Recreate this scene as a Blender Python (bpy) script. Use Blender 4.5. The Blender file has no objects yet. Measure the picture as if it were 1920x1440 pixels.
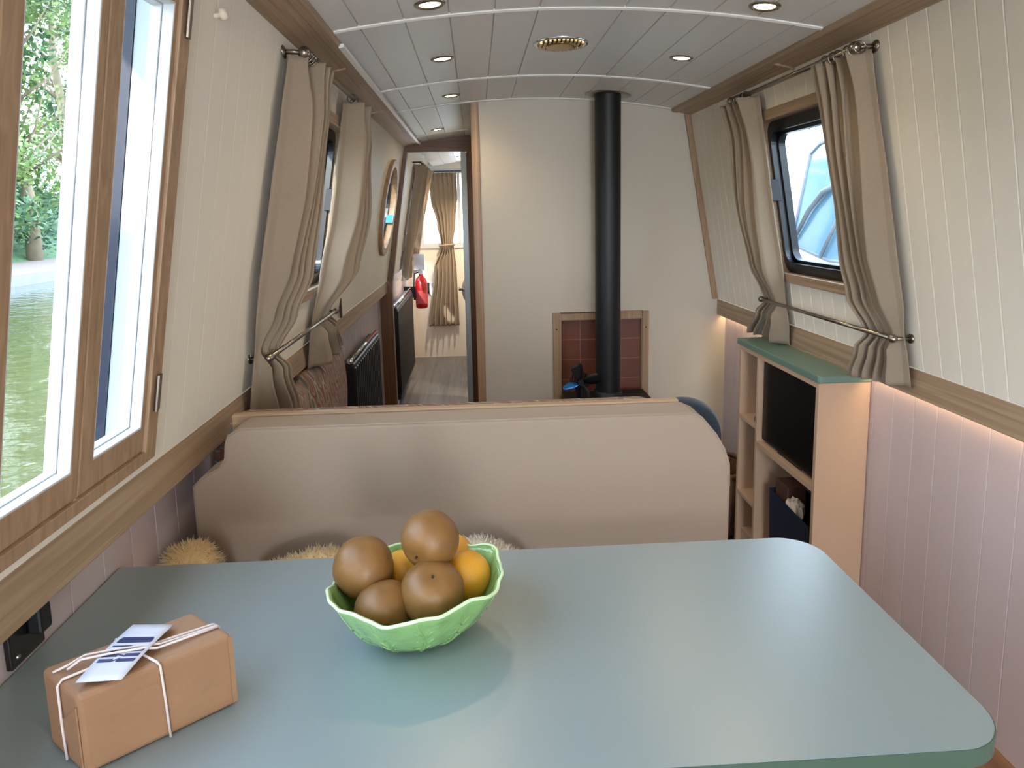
import bpy, bmesh, math, random
from mathutils import Vector, Matrix
random.seed(7)
S = bpy.context.scene
COL = S.collection
PI = math.pi
H = 1.45            # camera height above the saloon floor
K = 0.174           # inward lean of the cabin sides
RZ = 1.005          # top of the gunwale rail
def wl(z): return -.609 + K * (z - RZ)      # left cabin side
def wr(z): return 1.19 - K * (z - RZ)       # right cabin side
LOWL, LOWR = -.662, 1.235                   # lining below the gunwale
D = 3.36                                    # stove bulkhead
def ceil_z(x): return 1.976 - .134 * (x - .295) ** 2

# ------------------------------------------------------------------ materials
def lin(c):
    return tuple(((v / 255) / 12.92 if v / 255 <= .04045 else ((v / 255 + .055) / 1.055) ** 2.4) for v in c) + (1,)
def nt(name):
    m = bpy.data.materials.new(name); m.use_nodes = True
    n = m.node_tree.nodes; b = n['Principled BSDF']
    return m, n, m.node_tree.links, b
def plain(name, col, rough=.5, metal=0, bump=0, bscale=200, var=0, vscale=8, spec=None, sheen=0, coat=0):
    m, n, l, b = nt(name)
    b.inputs['Base Color'].default_value = lin(col); b.inputs['Roughness'].default_value = rough
    b.inputs['Metallic'].default_value = metal
    if spec is not None: b.inputs['Specular IOR Level'].default_value = spec
    if sheen: b.inputs['Sheen Weight'].default_value = sheen
    if coat: b.inputs['Coat Weight'].default_value = coat; b.inputs['Coat Roughness'].default_value = .32 if name == 'sage_laminate' else .1
    tc = n.new('ShaderNodeTexCoord')
    if var:
        no = n.new('ShaderNodeTexNoise'); no.inputs['Scale'].default_value = vscale; no.inputs['Detail'].default_value = 4
        l.new(tc.outputs['Object'], no.inputs['Vector'])
        mx = n.new('ShaderNodeMix'); mx.data_type = 'RGBA'
        a = [max(0, v * (1 - var)) for v in col]; c = [min(255, v * (1 + var)) for v in col]
        mx.inputs[6].default_value = lin(a); mx.inputs[7].default_value = lin(c)
        l.new(no.outputs['Fac'], mx.inputs[0]); l.new(mx.outputs[2], b.inputs['Base Color'])
    if bump:
        no = n.new('ShaderNodeTexNoise'); no.inputs['Scale'].default_value = bscale; no.inputs['Detail'].default_value = 3
        l.new(tc.outputs['Object'], no.inputs['Vector'])
        bp = n.new('ShaderNodeBump'); bp.inputs['Strength'].default_value = bump; bp.inputs['Distance'].default_value = .002
        l.new(no.outputs['Fac'], bp.inputs['Height']); l.new(bp.outputs['Normal'], b.inputs['Normal'])
    return m
def wood(name, dark, light, axis='Y', rough=.45, grain=60):
    m, n, l, b = nt(name)
    tc = n.new('ShaderNodeTexCoord'); mp = n.new('ShaderNodeMapping')
    sc = {'X': (1.2, grain, grain), 'Y': (grain, 1.2, grain), 'Z': (grain, grain, 1.2)}[axis]
    mp.inputs['Scale'].default_value = sc
    l.new(tc.outputs['Object'], mp.inputs['Vector'])
    no = n.new('ShaderNodeTexNoise'); no.inputs['Scale'].default_value = 1; no.inputs['Detail'].default_value = 8
    no.inputs['Distortion'].default_value = 1.2
    l.new(mp.outputs['Vector'], no.inputs['Vector'])
    cr = n.new('ShaderNodeValToRGB'); e = cr.color_ramp.elements
    e[0].position = .3; e[0].color = lin(dark); e[1].position = .68; e[1].color = lin(light)
    l.new(no.outputs['Fac'], cr.inputs['Fac']); l.new(cr.outputs['Color'], b.inputs['Base Color'])
    b.inputs['Roughness'].default_value = rough
    bp = n.new('ShaderNodeBump'); bp.inputs['Strength'].default_value = .15; bp.inputs['Distance'].default_value = .001
    l.new(no.outputs['Fac'], bp.inputs['Height']); l.new(bp.outputs['Normal'], b.inputs['Normal'])
    return m
def weave(name, col, col2, scale=900, rough=.9, bump=.5, transl=0):
    m, n, l, b = nt(name)
    tc = n.new('ShaderNodeTexCoord')
    w1 = n.new('ShaderNodeTexNoise'); w1.inputs['Scale'].default_value = scale; w1.inputs['Detail'].default_value = 2
    l.new(tc.outputs['Object'], w1.inputs['Vector'])
    mx = n.new('ShaderNodeMix'); mx.data_type = 'RGBA'
    mx.inputs[6].default_value = lin(col); mx.inputs[7].default_value = lin(col2)
    l.new(w1.outputs['Fac'], mx.inputs[0]); l.new(mx.outputs[2], b.inputs['Base Color'])
    b.inputs['Roughness'].default_value = rough; b.inputs['Specular IOR Level'].default_value = .15
    b.inputs['Sheen Weight'].default_value = .15
    bp = n.new('ShaderNodeBump'); bp.inputs['Strength'].default_value = bump; bp.inputs['Distance'].default_value = .0015
    l.new(w1.outputs['Fac'], bp.inputs['Height']); l.new(bp.outputs['Normal'], b.inputs['Normal'])
    if transl:
        out = n['Material Output']
        tr = n.new('ShaderNodeBsdfTranslucent'); l.new(mx.outputs[2], tr.inputs['Color'])
        ms = n.new('ShaderNodeMixShader'); ms.inputs[0].default_value = transl
        l.new(b.outputs[0], ms.inputs[1]); l.new(tr.outputs[0], ms.inputs[2]); l.new(ms.outputs[0], out.inputs['Surface'])
    return m
def emit(name, col, strength):
    m, n, l, b = nt(name)
    b.inputs['Base Color'].default_value = (.8, .8, .8, 1)
    b.inputs['Emission Color'].default_value = lin(col); b.inputs['Emission Strength'].default_value = strength
    return m
def glass(name, tint=(250, 253, 252), refl=.03):
    m, n, l, b = nt(name)
    out = n['Material Output']
    t = n.new('ShaderNodeBsdfTransparent'); t.inputs['Color'].default_value = lin(tint)
    g = n.new('ShaderNodeBsdfGlossy'); g.inputs['Roughness'].default_value = .02
    ms = n.new('ShaderNodeMixShader')
    ms.inputs[0].default_value = refl; l.new(t.outputs[0], ms.inputs[1]); l.new(g.outputs[0], ms.inputs[2])
    l.new(ms.outputs[0], out.inputs['Surface'])
    return m

M = {}
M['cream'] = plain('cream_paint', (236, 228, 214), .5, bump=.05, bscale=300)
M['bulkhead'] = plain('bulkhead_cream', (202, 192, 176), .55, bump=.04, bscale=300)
M['pink'] = plain('blush_paint', (200, 184, 184), .5, bump=.05, bscale=300)
M['shelfpink'] = plain('blush_shelf_paint', (186, 157, 132), .5)
M['ceil'] = plain('ceiling_white', (222, 222, 220), .42)
M['strip'] = plain('ceiling_strip_white', (240, 238, 232), .35)
M['oak'] = wood('oak_along_boat', (146, 120, 94), (178, 153, 126), 'Y')
M['oakx'] = wood('oak_across_boat', (150, 122, 95), (182, 156, 127), 'X')
M['oakz'] = wood('oak_upright', (148, 118, 90), (178, 147, 116), 'Z')
M['oakdk'] = wood('oak_upright_shaded', (96, 64, 42), (128, 90, 64), 'Z')  # oak darkened, the backlit doorway's shade put into its colour
M['oakshadex'] = wood('oak_across_shaded', (96, 64, 42), (128, 90, 64), 'X')  # same shade-darkened oak for the doorway header
M['white'] = plain('white_gloss', (206, 209, 214), .4)
M['cushion'] = weave('oatmeal_upholstery', (142, 124, 108), (170, 152, 135), 1100)
M['linen'] = weave('linen_curtain', (150, 133, 115), (184, 167, 147), 700, transl=.22)
M['table'] = plain('sage_laminate', (130, 146, 150), .36, bump=.02, bscale=900, spec=1.0, coat=.6)
M['tableedge'] = plain('sage_edge', (70, 94, 80), .4)
M['shelfgreen'] = plain('green_lacquer', (100, 128, 116), .32)
M['black'] = plain('matt_black', (16, 18, 21), .5)
M['blackfr'] = plain('black_aluminium', (13, 16, 22), .3)
M['screen'] = plain('black_screen', (5, 6, 8), .35, spec=.3)
M['iron'] = plain('stove_black', (20, 22, 25), .55, bump=.1)
M['navy'] = plain('navy_fabric', (22, 38, 56), .8, sheen=.2)
M['navygloss'] = plain('navy_paint', (9, 14, 44), .45)
M['palegrey'] = plain('pale_grey_paint', (176, 184, 190), .4)
M['chrome'] = plain('brushed_steel', (150, 142, 132), .28, 1)
M['brass'] = plain('satin_brass', (190, 160, 110), .3, 1)
M['shine'] = plain('polished_chrome', (225, 228, 232), .1, 1)
M['rad'] = plain('radiator_black', (17, 18, 21), .4)
M['glass'] = glass('window_glass')
M['kraft'] = plain('kraft_paper', (150, 114, 84), .62, bump=.25, bscale=18, var=.05, vscale=20)
M['string'] = plain('white_string', (226, 214, 212), .8, bump=.4, bscale=900)
M['tag'] = plain('white_card', (206, 208, 218), .6)
M['ink'] = plain('navy_ink', (38, 42, 92), .5)
M['russet'] = plain('russet_skin', (120, 84, 42), .45, bump=.08, bscale=400, var=.2, vscale=35)
M['lemon'] = plain('orange_skin', (216, 158, 46), .42, bump=.3, bscale=350, var=.05, vscale=30)
M['stem'] = plain('dark_stem', (52, 36, 24), .8)
M['bowl'] = plain('cabbage_green_glaze', (128, 172, 106), .22, coat=.5, bump=.9, bscale=110, var=.14, vscale=30)
M['bowlrim'] = plain('pale_green_glaze', (206, 236, 190), .25, coat=.4)
M['fleece'] = plain('cream_fleece', (222, 192, 140), .95, var=.1, vscale=30, sheen=.4)
M['fleecew'] = plain('ivory_fleece', (232, 218, 196), .95, var=.06, vscale=30, sheen=.4)
M['red'] = plain('extinguisher_red', (168, 16, 18), .3, coat=.4)
M['labelw'] = plain('pale_print', (176, 62, 60), .6)
M['floor'] = wood('grey_floor_boards', (72, 72, 74), (112, 108, 106), 'Y', .35, 25)
M['floorb'] = wood('brown_floor_boards', (96, 68, 46), (140, 106, 78), 'Y', .4, 25)
M['bulb'] = emit('lamp_glow', (255, 226, 170), 40)
M['led'] = emit('led_strip_glow', (255, 224, 176), 12)
M['wicker'] = plain('dark_wicker', (92, 68, 50), .7, bump=.8, bscale=90, var=.3, vscale=60)
M['log'] = plain('split_log', (150, 118, 84), .9, bump=.6, bscale=60, var=.2, vscale=20)
M['bagnavy'] = plain('navy_card', (20, 34, 58), .55)
M['tissue'] = plain('pale_wrapping', (205, 192, 180), .4, bump=.4, bscale=40)
M['brownbox'] = plain('brown_box', (84, 56, 44), .6)
M['socket'] = plain('socket_white', (216, 222, 236), .4)
M['socketbk'] = plain('socket_black', (22, 21, 20), .25)
M['fanglint'] = plain('blue_glint', (60, 130, 210), .2, 1)  # blue colour stands in for the glint on one fan blade
M['hatgreen'] = plain('teal_glass', (60, 140, 190), .2)
M['boatwhite'] = plain('white_gelcoat', (244, 247, 248), .25, coat=.4)
M['boatglass'] = plain('blue_tinted_windscreen', (104, 140, 160), .1, coat=.4, var=.15, vscale=3)
M['rubber'] = plain('grey_rubber', (110, 118, 126), .6)
M['bark'] = plain('pale_bark', (120, 108, 88), .9, bump=.6, bscale=30, var=.2, vscale=6)
def leafmat(name, a, b_, sp):
    m, n, l, b = nt(name)
    oi = n.new('ShaderNodeTexCoord'); no = n.new('ShaderNodeTexNoise'); no.inputs['Scale'].default_value = 3.0
    no.inputs['Detail'].default_value = 6
    l.new(oi.outputs['Object'], no.inputs['Vector'])
    cr = n.new('ShaderNodeValToRGB'); cr.color_ramp.elements[0].position = .35; cr.color_ramp.elements[1].position = .65
    cr.color_ramp.elements[0].color = lin(a); cr.color_ramp.elements[1].color = lin(b_)
    l.new(no.outputs['Fac'], cr.inputs[0]); l.new(cr.outputs[0], b.inputs['Base Color'])
    b.inputs['Roughness'].default_value = .35
    tr = n.new('ShaderNodeBsdfTranslucent'); l.new(cr.outputs[0], tr.inputs['Color'])
    ms = n.new('ShaderNodeMixShader'); ms.inputs[0].default_value = .3
    l.new(b.outputs[0], ms.inputs[1]); l.new(tr.outputs[0], ms.inputs[2]); l.new(ms.outputs[0], n['Material Output'].inputs['Surface'])
    return m
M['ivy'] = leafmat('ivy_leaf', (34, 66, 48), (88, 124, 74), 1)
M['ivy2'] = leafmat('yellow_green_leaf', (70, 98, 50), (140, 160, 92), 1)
M['grass'] = plain('bank_grass', (74, 104, 68), .9, bump=1, bscale=40, var=.3, vscale=9)
M['gravel'] = plain('leaf_litter', (118, 102, 94), .95, bump=1, bscale=60, var=.35, vscale=30)
M['stone'] = plain('kerb_stone', (132, 137, 144), .9, bump=.5, bscale=30, var=.1, vscale=5)
# hearth tiles
m, n, l, b = nt('terracotta_tiles')
tc = n.new('ShaderNodeTexCoord'); sx = n.new('ShaderNodeSeparateXYZ'); cx = n.new('ShaderNodeCombineXYZ')
l.new(tc.outputs['Object'], sx.inputs[0]); l.new(sx.outputs['X'], cx.inputs['X']); l.new(sx.outputs['Z'], cx.inputs['Y'])
bt = n.new('ShaderNodeTexBrick'); bt.offset = 0; bt.inputs['Scale'].default_value = 1
bt.inputs['Brick Width'].default_value = .1017; bt.inputs['Row Height'].default_value = .1017; bt.inputs['Mortar Size'].default_value = .0022
bt.inputs['Color1'].default_value = lin((112, 62, 46)); bt.inputs['Color2'].default_value = lin((124, 68, 50)); bt.inputs['Mortar'].default_value = lin((150, 102, 84))
l.new(cx.outputs[0], bt.inputs['Vector']); l.new(bt.outputs['Color'], b.inputs['Base Color']); b.inputs['Roughness'].default_value = .45
M['tile'] = m
# woven kilim throw
m, n, l, b = nt('kilim_throw')
tc = n.new('ShaderNodeTexCoord'); mp = n.new('ShaderNodeMapping'); mp.inputs['Scale'].default_value = (6, 11, 4.5)
l.new(tc.outputs['Object'], mp.inputs[0])
vo = n.new('ShaderNodeTexVoronoi'); vo.distance = 'MANHATTAN'; vo.inputs['Scale'].default_value = 1.6; vo.inputs['Randomness'].default_value = .35
l.new(mp.outputs[0], vo.inputs['Vector'])
wv = n.new('ShaderNodeTexWave'); wv.bands_direction = 'DIAGONAL'; wv.inputs['Scale'].default_value = .8; wv.inputs['Distortion'].default_value = 1.5
l.new(mp.outputs[0], wv.inputs['Vector'])
ad = n.new('ShaderNodeMath'); ad.operation = 'ADD'; l.new(vo.outputs['Distance'], ad.inputs[0]); l.new(wv.outputs['Fac'], ad.inputs[1])
fr = n.new('ShaderNodeMath'); fr.operation = 'FRACT'; l.new(ad.outputs[0], fr.inputs[0])
cr = n.new('ShaderNodeValToRGB'); cr.color_ramp.interpolation = 'CONSTANT'
for i, (p, c) in enumerate([(0, (124, 74, 66)), (.22, (122, 122, 112)), (.4, (168, 152, 132)), (.52, (104, 100, 100)), (.66, (134, 88, 78)), (.84, (140, 132, 114))]):
    e = cr.color_ramp.elements[i] if i < 2 else cr.color_ramp.elements.new(p)
    e.position = p; e.color = lin(c)
l.new(fr.outputs[0], cr.inputs[0]); l.new(cr.outputs[0], b.inputs['Base Color']); b.inputs['Roughness'].default_value = .95
M['kilim'] = m
# canal water
m, n, l, b = nt('canal_water')
b.inputs['Base Color'].default_value = lin((84, 82, 50)); b.inputs['Roughness'].default_value = .06
tc = n.new('ShaderNodeTexCoord'); no = n.new('ShaderNodeTexNoise'); no.inputs['Scale'].default_value = 5; no.inputs['Detail'].default_value = 3
l.new(tc.outputs['Object'], no.inputs['Vector'])
bp = n.new('ShaderNodeBump'); bp.inputs['Strength'].default_value = .35; bp.inputs['Distance'].default_value = .04
l.new(no.outputs['Fac'], bp.inputs['Height']); l.new(bp.outputs['Normal'], b.inputs['Normal'])
M['water'] = m

# ------------------------------------------------------------------ mesh tools
class MB:
    def __init__(s): s.v = []; s.f = []; s.mi = []
    def add(s, vs, fs, mi=0):
        o = len(s.v); s.v += [Vector(v) for v in vs]; s.f += [[i + o for i in f] for f in fs]; s.mi += [mi] * len(fs); return s
    def box(s, x0, x1, y0, y1, z0, z1, mi=0):
        return s.add([(x, y, z) for z in (z0, z1) for y in (y0, y1) for x in (x0, x1)],
                     [(0, 2, 3, 1), (4, 5, 7, 6), (0, 1, 5, 4), (2, 6, 7, 3), (0, 4, 6, 2), (1, 3, 7, 5)], mi)
    def hexa(s, p, mi=0):      # 8 corners ordered like box
        return s.add(p, [(0, 2, 3, 1), (4, 5, 7, 6), (0, 1, 5, 4), (2, 6, 7, 3), (0, 4, 6, 2), (1, 3, 7, 5)], mi)
    def prism(s, poly, axis, a, b, mi=0):   # 2-D polygon swept along an axis
        def P(u, v, t): return {'Y': (u, t, v), 'X': (t, u, v), 'Z': (u, v, t)}[axis]
        n = len(poly); vs = [P(u, v, a) for u, v in poly] + [P(u, v, b) for u, v in poly]
        fs = [list(range(n)), list(range(2 * n - 1, n - 1, -1))] + [[i, i + n, (i + 1) % n + n, (i + 1) % n] for i in range(n)]
        return s.add(vs, fs, mi)
    def tube(s, pts, r, n=10, mi=0, cap=True):
        pts = [Vector(p) for p in pts]; rs = r if isinstance(r, (list, tuple)) else [r] * len(pts)
        rings = []; up = None
        for i, p in enumerate(pts):
            t = (pts[min(i + 1, len(pts) - 1)] - pts[max(i - 1, 0)]).normalized()
            if up is None: up = Vector((0, 0, 1)) if abs(t.z) < .9 else Vector((1, 0, 0))
            u = (up - t * up.dot(t)).normalized(); w = t.cross(u); up = u
            rings.append([p + (u * math.cos(2 * PI * k / n) + w * math.sin(2 * PI * k / n)) * rs[i] for k in range(n)])
        vs = [v for r_ in rings for v in r_]; fs = []
        for i in range(len(pts) - 1):
            for k in range(n): fs.append([i * n + k, i * n + (k + 1) % n, (i + 1) * n + (k + 1) % n, (i + 1) * n + k])
        if cap: fs += [list(range(n))[::-1], [(len(pts) - 1) * n + k for k in range(n)]]
        return s.add(vs, fs, mi)
    def lathe(s, prof, c, axis=(0, 0, 1), n=24, mi=0):   # profile of (radius, height)
        ax = Vector(axis).normalized(); u = ax.orthogonal().normalized(); w = ax.cross(u); c = Vector(c)
        vs = []; fs = []
        for r, h in prof:
            for k in range(n): vs.append(c + ax * h + (u * math.cos(2 * PI * k / n) + w * math.sin(2 * PI * k / n)) * max(r, 1e-5))
        for i in range(len(prof) - 1):
            for k in range(n): fs.append([i * n + k, i * n + (k + 1) % n, (i + 1) * n + (k + 1) % n, (i + 1) * n + k])
        return s.add(vs, fs, mi)
    def ball(s, c, r, sc=(1, 1, 1), nu=20, nv=12, fn=None, mi=0):
        vs = []; fs = []; c = Vector(c)
        for j in range(nv + 1):
            th = PI * j / nv
            for k in range(nu):
                ph = 2 * PI * k / nu; d = Vector((math.sin(th) * math.cos(ph), math.sin(th) * math.sin(ph), math.cos(th)))
                rr = r * (fn(d) if fn else 1); vs.append(c + Vector((d.x * sc[0], d.y * sc[1], d.z * sc[2])) * rr)
        for j in range(nv):
            for k in range(nu): fs.append([j * nu + k, (j + 1) * nu + k, (j + 1) * nu + (k + 1) % nu, j * nu + (k + 1) % nu])
        return s.add(vs, fs, mi)
    def grid(s, rows, mi=0, closed=False):
        n = len(rows[0]); vs = [v for r in rows for v in r]; fs = []
        for i in range(len(rows) - 1):
            for k in range(n if closed else n - 1): fs.append([i * n + k, i * n + (k + 1) % n, (i + 1) * n + (k + 1) % n, (i + 1) * n + k])
        return s.add(vs, fs, mi)
    def build(s, name, mats, parent=None, loc=None, smooth=False, bevel=0, seg=2, sub=0, solid=0, fix=True):
        me = bpy.data.meshes.new(name)
        base = Vector(parent['_o']) if parent is not None else Vector(loc) if loc is not None else Vector((0, 0, 0))
        me.from_pydata([tuple(v - base) for v in s.v], [], s.f)
        for m_ in (mats if isinstance(mats, list) else [mats]): me.materials.append(m_)
        for p, i in zip(me.polygons, s.mi): p.material_index = i; p.use_smooth = smooth
        bm = bmesh.new(); bm.from_mesh(me); bmesh.ops.remove_doubles(bm, verts=bm.verts, dist=1e-6)
        if fix: bmesh.ops.recalc_face_normals(bm, faces=bm.faces)
        bm.to_mesh(me); bm.free()
        o = bpy.data.objects.new(name, me); COL.objects.link(o)
        if parent is not None: o.parent = parent
        else: o.location = base
        o['_o'] = tuple(base)
        if bevel:
            b_ = o.modifiers.new('bevel', 'BEVEL'); b_.width = bevel; b_.segments = seg; b_.limit_method = 'ANGLE'; b_.angle_limit = .6
            b_.harden_normals = False
        if solid:
            so = o.modifiers.new('thick', 'SOLIDIFY'); so.thickness = solid; so.offset = 0
        if sub:
            su = o.modifiers.new('sub', 'SUBSURF'); su.levels = sub; su.render_levels = sub
        return o
def thing(name, label, cat, loc, group=None):
    o = bpy.data.objects.new(name, None); COL.objects.link(o); o.location = loc; o['_o'] = tuple(loc); o.empty_display_size = .05
    o['label'] = label; o['category'] = cat
    if group: o['group'] = group
    return o
def tag(o, label, cat, group=None, kind=None):
    o['label'] = label; o['category'] = cat
    if group: o['group'] = group
    if kind: o['kind'] = kind
    return o
def struct(o, label=None, cat=None):
    o['kind'] = 'structure'
    if label: o['label'] = label; o['category'] = cat
    return o
def sstruct(name, loc, label=None, cat=None):
    o = bpy.data.objects.new(name, None); COL.objects.link(o); o.location = loc; o['_o'] = tuple(loc); o.empty_display_size = .05
    return struct(o, label, cat)

# ------------------------------------------------------------------ cabin sides with grooved boards
def frange(a, b, st):
    r = []; t = a
    while t < b - 1e-6: r.append(t); t += st
    return r
def wall_side(name, side, holes, y0, y1, ring=None, label=''):
    W = wl if side < 0 else wr
    low = LOWL if side < 0 else LOWR
    inn = 1 if side < 0 else -1
    gy = frange(y0 + .03, y1, .075); ys = {y0: 0, y1: 0}
    for g in gy:
        ys[g - .003] = 0; ys[g] = 1; ys[g + .003] = 0
    zs = {RZ, 1.96}
    gd = .0004 if side < 0 else .0016
    H2 = list(holes) + ([ring[0]] if ring else [])
    for (a, b, c, d) in H2:
        for t in (a, b):
            for q in [q for q in ys if abs(q - t) < .004]: del ys[q]
            ys[t] = 0
        zs |= {c, d}
    Y = sorted(ys); Z = sorted(zs)
    mb = MB(); idx = {}
    vs = []; fs = []
    for i, z in enumerate(Z):
        for k, y in enumerate(Y):
            vs.append((W(z) - inn * (gd if ys[y] else 0), y, z))
    n = len(Y)
    for i in range(len(Z) - 1):
        for k in range(n - 1):
            ym = (Y[k] + Y[k + 1]) / 2; zm = (Z[i] + Z[i + 1]) / 2
            if any(a < ym < b and c < zm < d for a, b, c, d in H2): continue
            fs.append([i * n + k, i * n + k + 1, (i + 1) * n + k + 1, (i + 1) * n + k])
    mb.add(vs, fs, 0)
    # lining below the gunwale
    gy2 = frange(y0 + .05, y1, .098); P = [(y0, 0)]
    for g in gy2: P += [(g - .002, 0), (g, 1), (g + .002, 0)]
    P.append((y1, 0))
    mb.grid([[(low - inn * (.0025 if g else 0), y, z) for y, g in P] for z in (0, .96)], 1)
    # porthole: flat piece with a round hole
    if ring:
        (a, b, c, d), (cy, cz, r) = ring
        N = 48; inner = []; outer = []
        angs = sorted([2 * PI * k / N for k in range(N)] + [math.atan2(z_ - cz, y_ - cy) % (2 * PI) for y_ in (a, b) for z_ in (c, d)])
        for t in angs:
            dy, dz = math.cos(t), math.sin(t)
            y, z = cy + r * dy, cz + r * dz; inner.append((W(z), y, z))
            s_ = min((b - cy) / dy if dy > 1e-6 else 9, (a - cy) / dy if dy < -1e-6 else 9, (d - cz) / dz if dz > 1e-6 else 9, (c - cz) / dz if dz < -1e-6 else 9)
            y, z = cy + s_ * dy, cz + s_ * dz; outer.append((W(z), y, z))
        mb.grid([outer, inner], 0, True)
    o = mb.build(name, [M['cream'], M['pink']])
    return struct(o, label, 'wall')

HATCH = (-.71, 1.225, 1.04, 1.84)        # folding side hatch, left
WINL = (1.985, 2.665, 1.205, 1.755)     # left saloon window
WINR = (1.90, 2.58, 1.205, 1.755)       # right saloon window
FARL = (5.55, 6.35, 1.20, 1.75)
FARR = (5.75, 6.55, 1.2, 1.75)  # unseen window added to light the front cabin
wall_side('wall_left', -1, [HATCH, WINL, FARL], -3.0, 7.0, ((3.9, 4.6, 1.16, 1.82), (4.25, 1.49, .245)),
          'left cabin side, cream boards leaning inward above blush boards')
wall_side('wall_right', 1, [WINR, FARR], -3.0, 7.0, None, 'right cabin side, cream boards leaning inward above blush boards')

# floor
struct(MB().box(-.70, 1.28, -3, 7.0, -.05, 0).build('floor', M['floor']), 'grey boarded floor running through to the far cabin', 'floor')
struct(MB().box(LOWL, LOWR, -3, 1.48, 0, .13).build('floor_step', M['floorb']), 'raised brown floor under the dinette table', 'floor')

# ceiling: planked arc with narrow grooves
def ceiling():
    gx = []
    for k in range(7):
        for s_ in (1, -1):
            x = .2945 + s_ * (.1125 + .1165 * k)
            if -.37 < x < .96: gx.append(x)
    xs = {x: 0 for x in [-.40 + .0345 * i for i in range(41)]}
    for g in gx:
        for q in [q for q in xs if abs(q - g) < .006]: del xs[q]
        xs[g - .0022] = 0; xs[g - .0015] = 1; xs[g + .0015] = 1; xs[g + .0022] = 0
    X = sorted(xs)
    mb = MB().grid([[(x, y, ceil_z(x) + (.005 if xs[x] else 0)) for x in X] for y in (-3, 7.0)])
    return mb.build('ceiling', M['ceil'])
struct(ceiling(), 'arched pale ceiling of narrow planks running along the boat', 'ceiling')
struct(MB().box(-.75, 1.4, -3.05, 7.05, 2.02, 2.06).build('roof', M['palegrey']), 'steel cabin roof above the lining', 'roof')

# cornices
for i, (W, inn, nm) in enumerate(((wl, 1, 'left'), (wr, -1, 'right'))):
    xi = -.352 if inn > 0 else .944
    poly = [(W(1.888), 1.888), (xi - inn * .028, 1.905), (xi - inn * .028, 1.900), (xi - inn * .004, 1.903), (xi, 1.909), (xi, 1.94), (W(1.96), 1.96)]
    y1 = 4.74 if inn > 0 else 3.345
    tr = struct(MB().prism(poly, 'Y', -3, y1).build('trim_%d' % (i + 1), M['oak'], bevel=.002),
           'oak cornice along the %s edge of the ceiling' % nm, 'cornice')
    for ys in ((2.26, 3.15) if inn > 0 else (2.26,)):
        MB().hexa([(W(1.883), ys, 1.883), (W(1.883) + inn * .07, ys, 1.8985), (W(1.883), ys + .012, 1.883), (W(1.883) + inn * .07, ys + .012, 1.8985),
                   (W(1.889), ys, 1.890), (W(1.889) + inn * .07, ys, 1.906), (W(1.889), ys + .012, 1.890), (W(1.889) + inn * .07, ys + .012, 1.906)]).build('cover_strip', M['oak'], tr)
    if inn > 0:
        MB().prism([(xi - .004, 1.8995), (xi + .010, 1.902), (xi + .010, 1.912), (xi - .004, 1.91)], 'Y', 1.99, 4.70).build('bead', M['strip'], tr)  # white colour paints in the gloss reflected along this bead
# ceiling cross strips
for i, y in enumerate((1.90, 2.795, 3.345, 4.40)):
    xs = [-.35 + 1.29 * k / 40 for k in range(41)]
    if y > 3.5: xs = [x for x in xs if x < .0]
    mb = MB()
    lo = [[(x, y + dy, ceil_z(x) - dz) for x in xs] for dy, dz in ((-.008, -.004), (-.008, .003), (.0, .006), (.008, .003), (.008, -.004))]
    mb.grid(lo)
    struct(mb.build('trim_%d' % (i + 3), M['strip'], smooth=False), ['white joint strip across the ceiling nearest the camera', 'white joint strip across the ceiling between vent and flue',
           'white joint strip where the ceiling meets the stove bulkhead', 'white joint strip across the corridor ceiling'][i], 'ceiling strip')

# gunwale rails with light strip
for i, (low, inn, y1) in enumerate(((LOWL, 1, 4.74), (LOWR, -1, D))):
    f = -.609 if inn > 0 else 1.19
    a, b_ = sorted((f, f - inn * .026)); c, d = sorted((f - inn * .004, low - inn * .03))
    mb = MB().box(a, b_, -3, y1, .925, 1.005).box(c, d, -3, y1, .972, 1.003)
    tr = struct(mb.build('trim_%d' % (i + 7), M['oak'], bevel=.003), 'oak gunwale rail along the %s cabin side' % ('left' if inn > 0 else 'right'), 'rail')
    if inn < 0:
        MB().box(1.2185, 1.2335, -1.0, 3.35, .945, .952).build('light_strip', M['led'], tr)
    else:
        MB().box(LOWL + .003, LOWL + .02, 2.95, 4.7, .945, .952).build('light_strip', M['oak'], tr)

# stove bulkhead, partition, doorway
def arch_poly(x0, x1, zb=0):
    xs = [x0 + (x1 - x0) * k / 16 for k in range(17)]
    return [(x0, zb), (x1, zb)] + [(x, ceil_z(x) + .012) for x in reversed(xs)]
top = [(x, ceil_z(x) + .01) for x in [.95 - (.95 - .03) * k / 14 for k in range(15)]]
poly = [(.03, 0), (LOWR + .02, 0), (LOWR + .02, .965), (wr(RZ) + .01, RZ), (wr(1.94) + .01, 1.94)] + top
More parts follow.
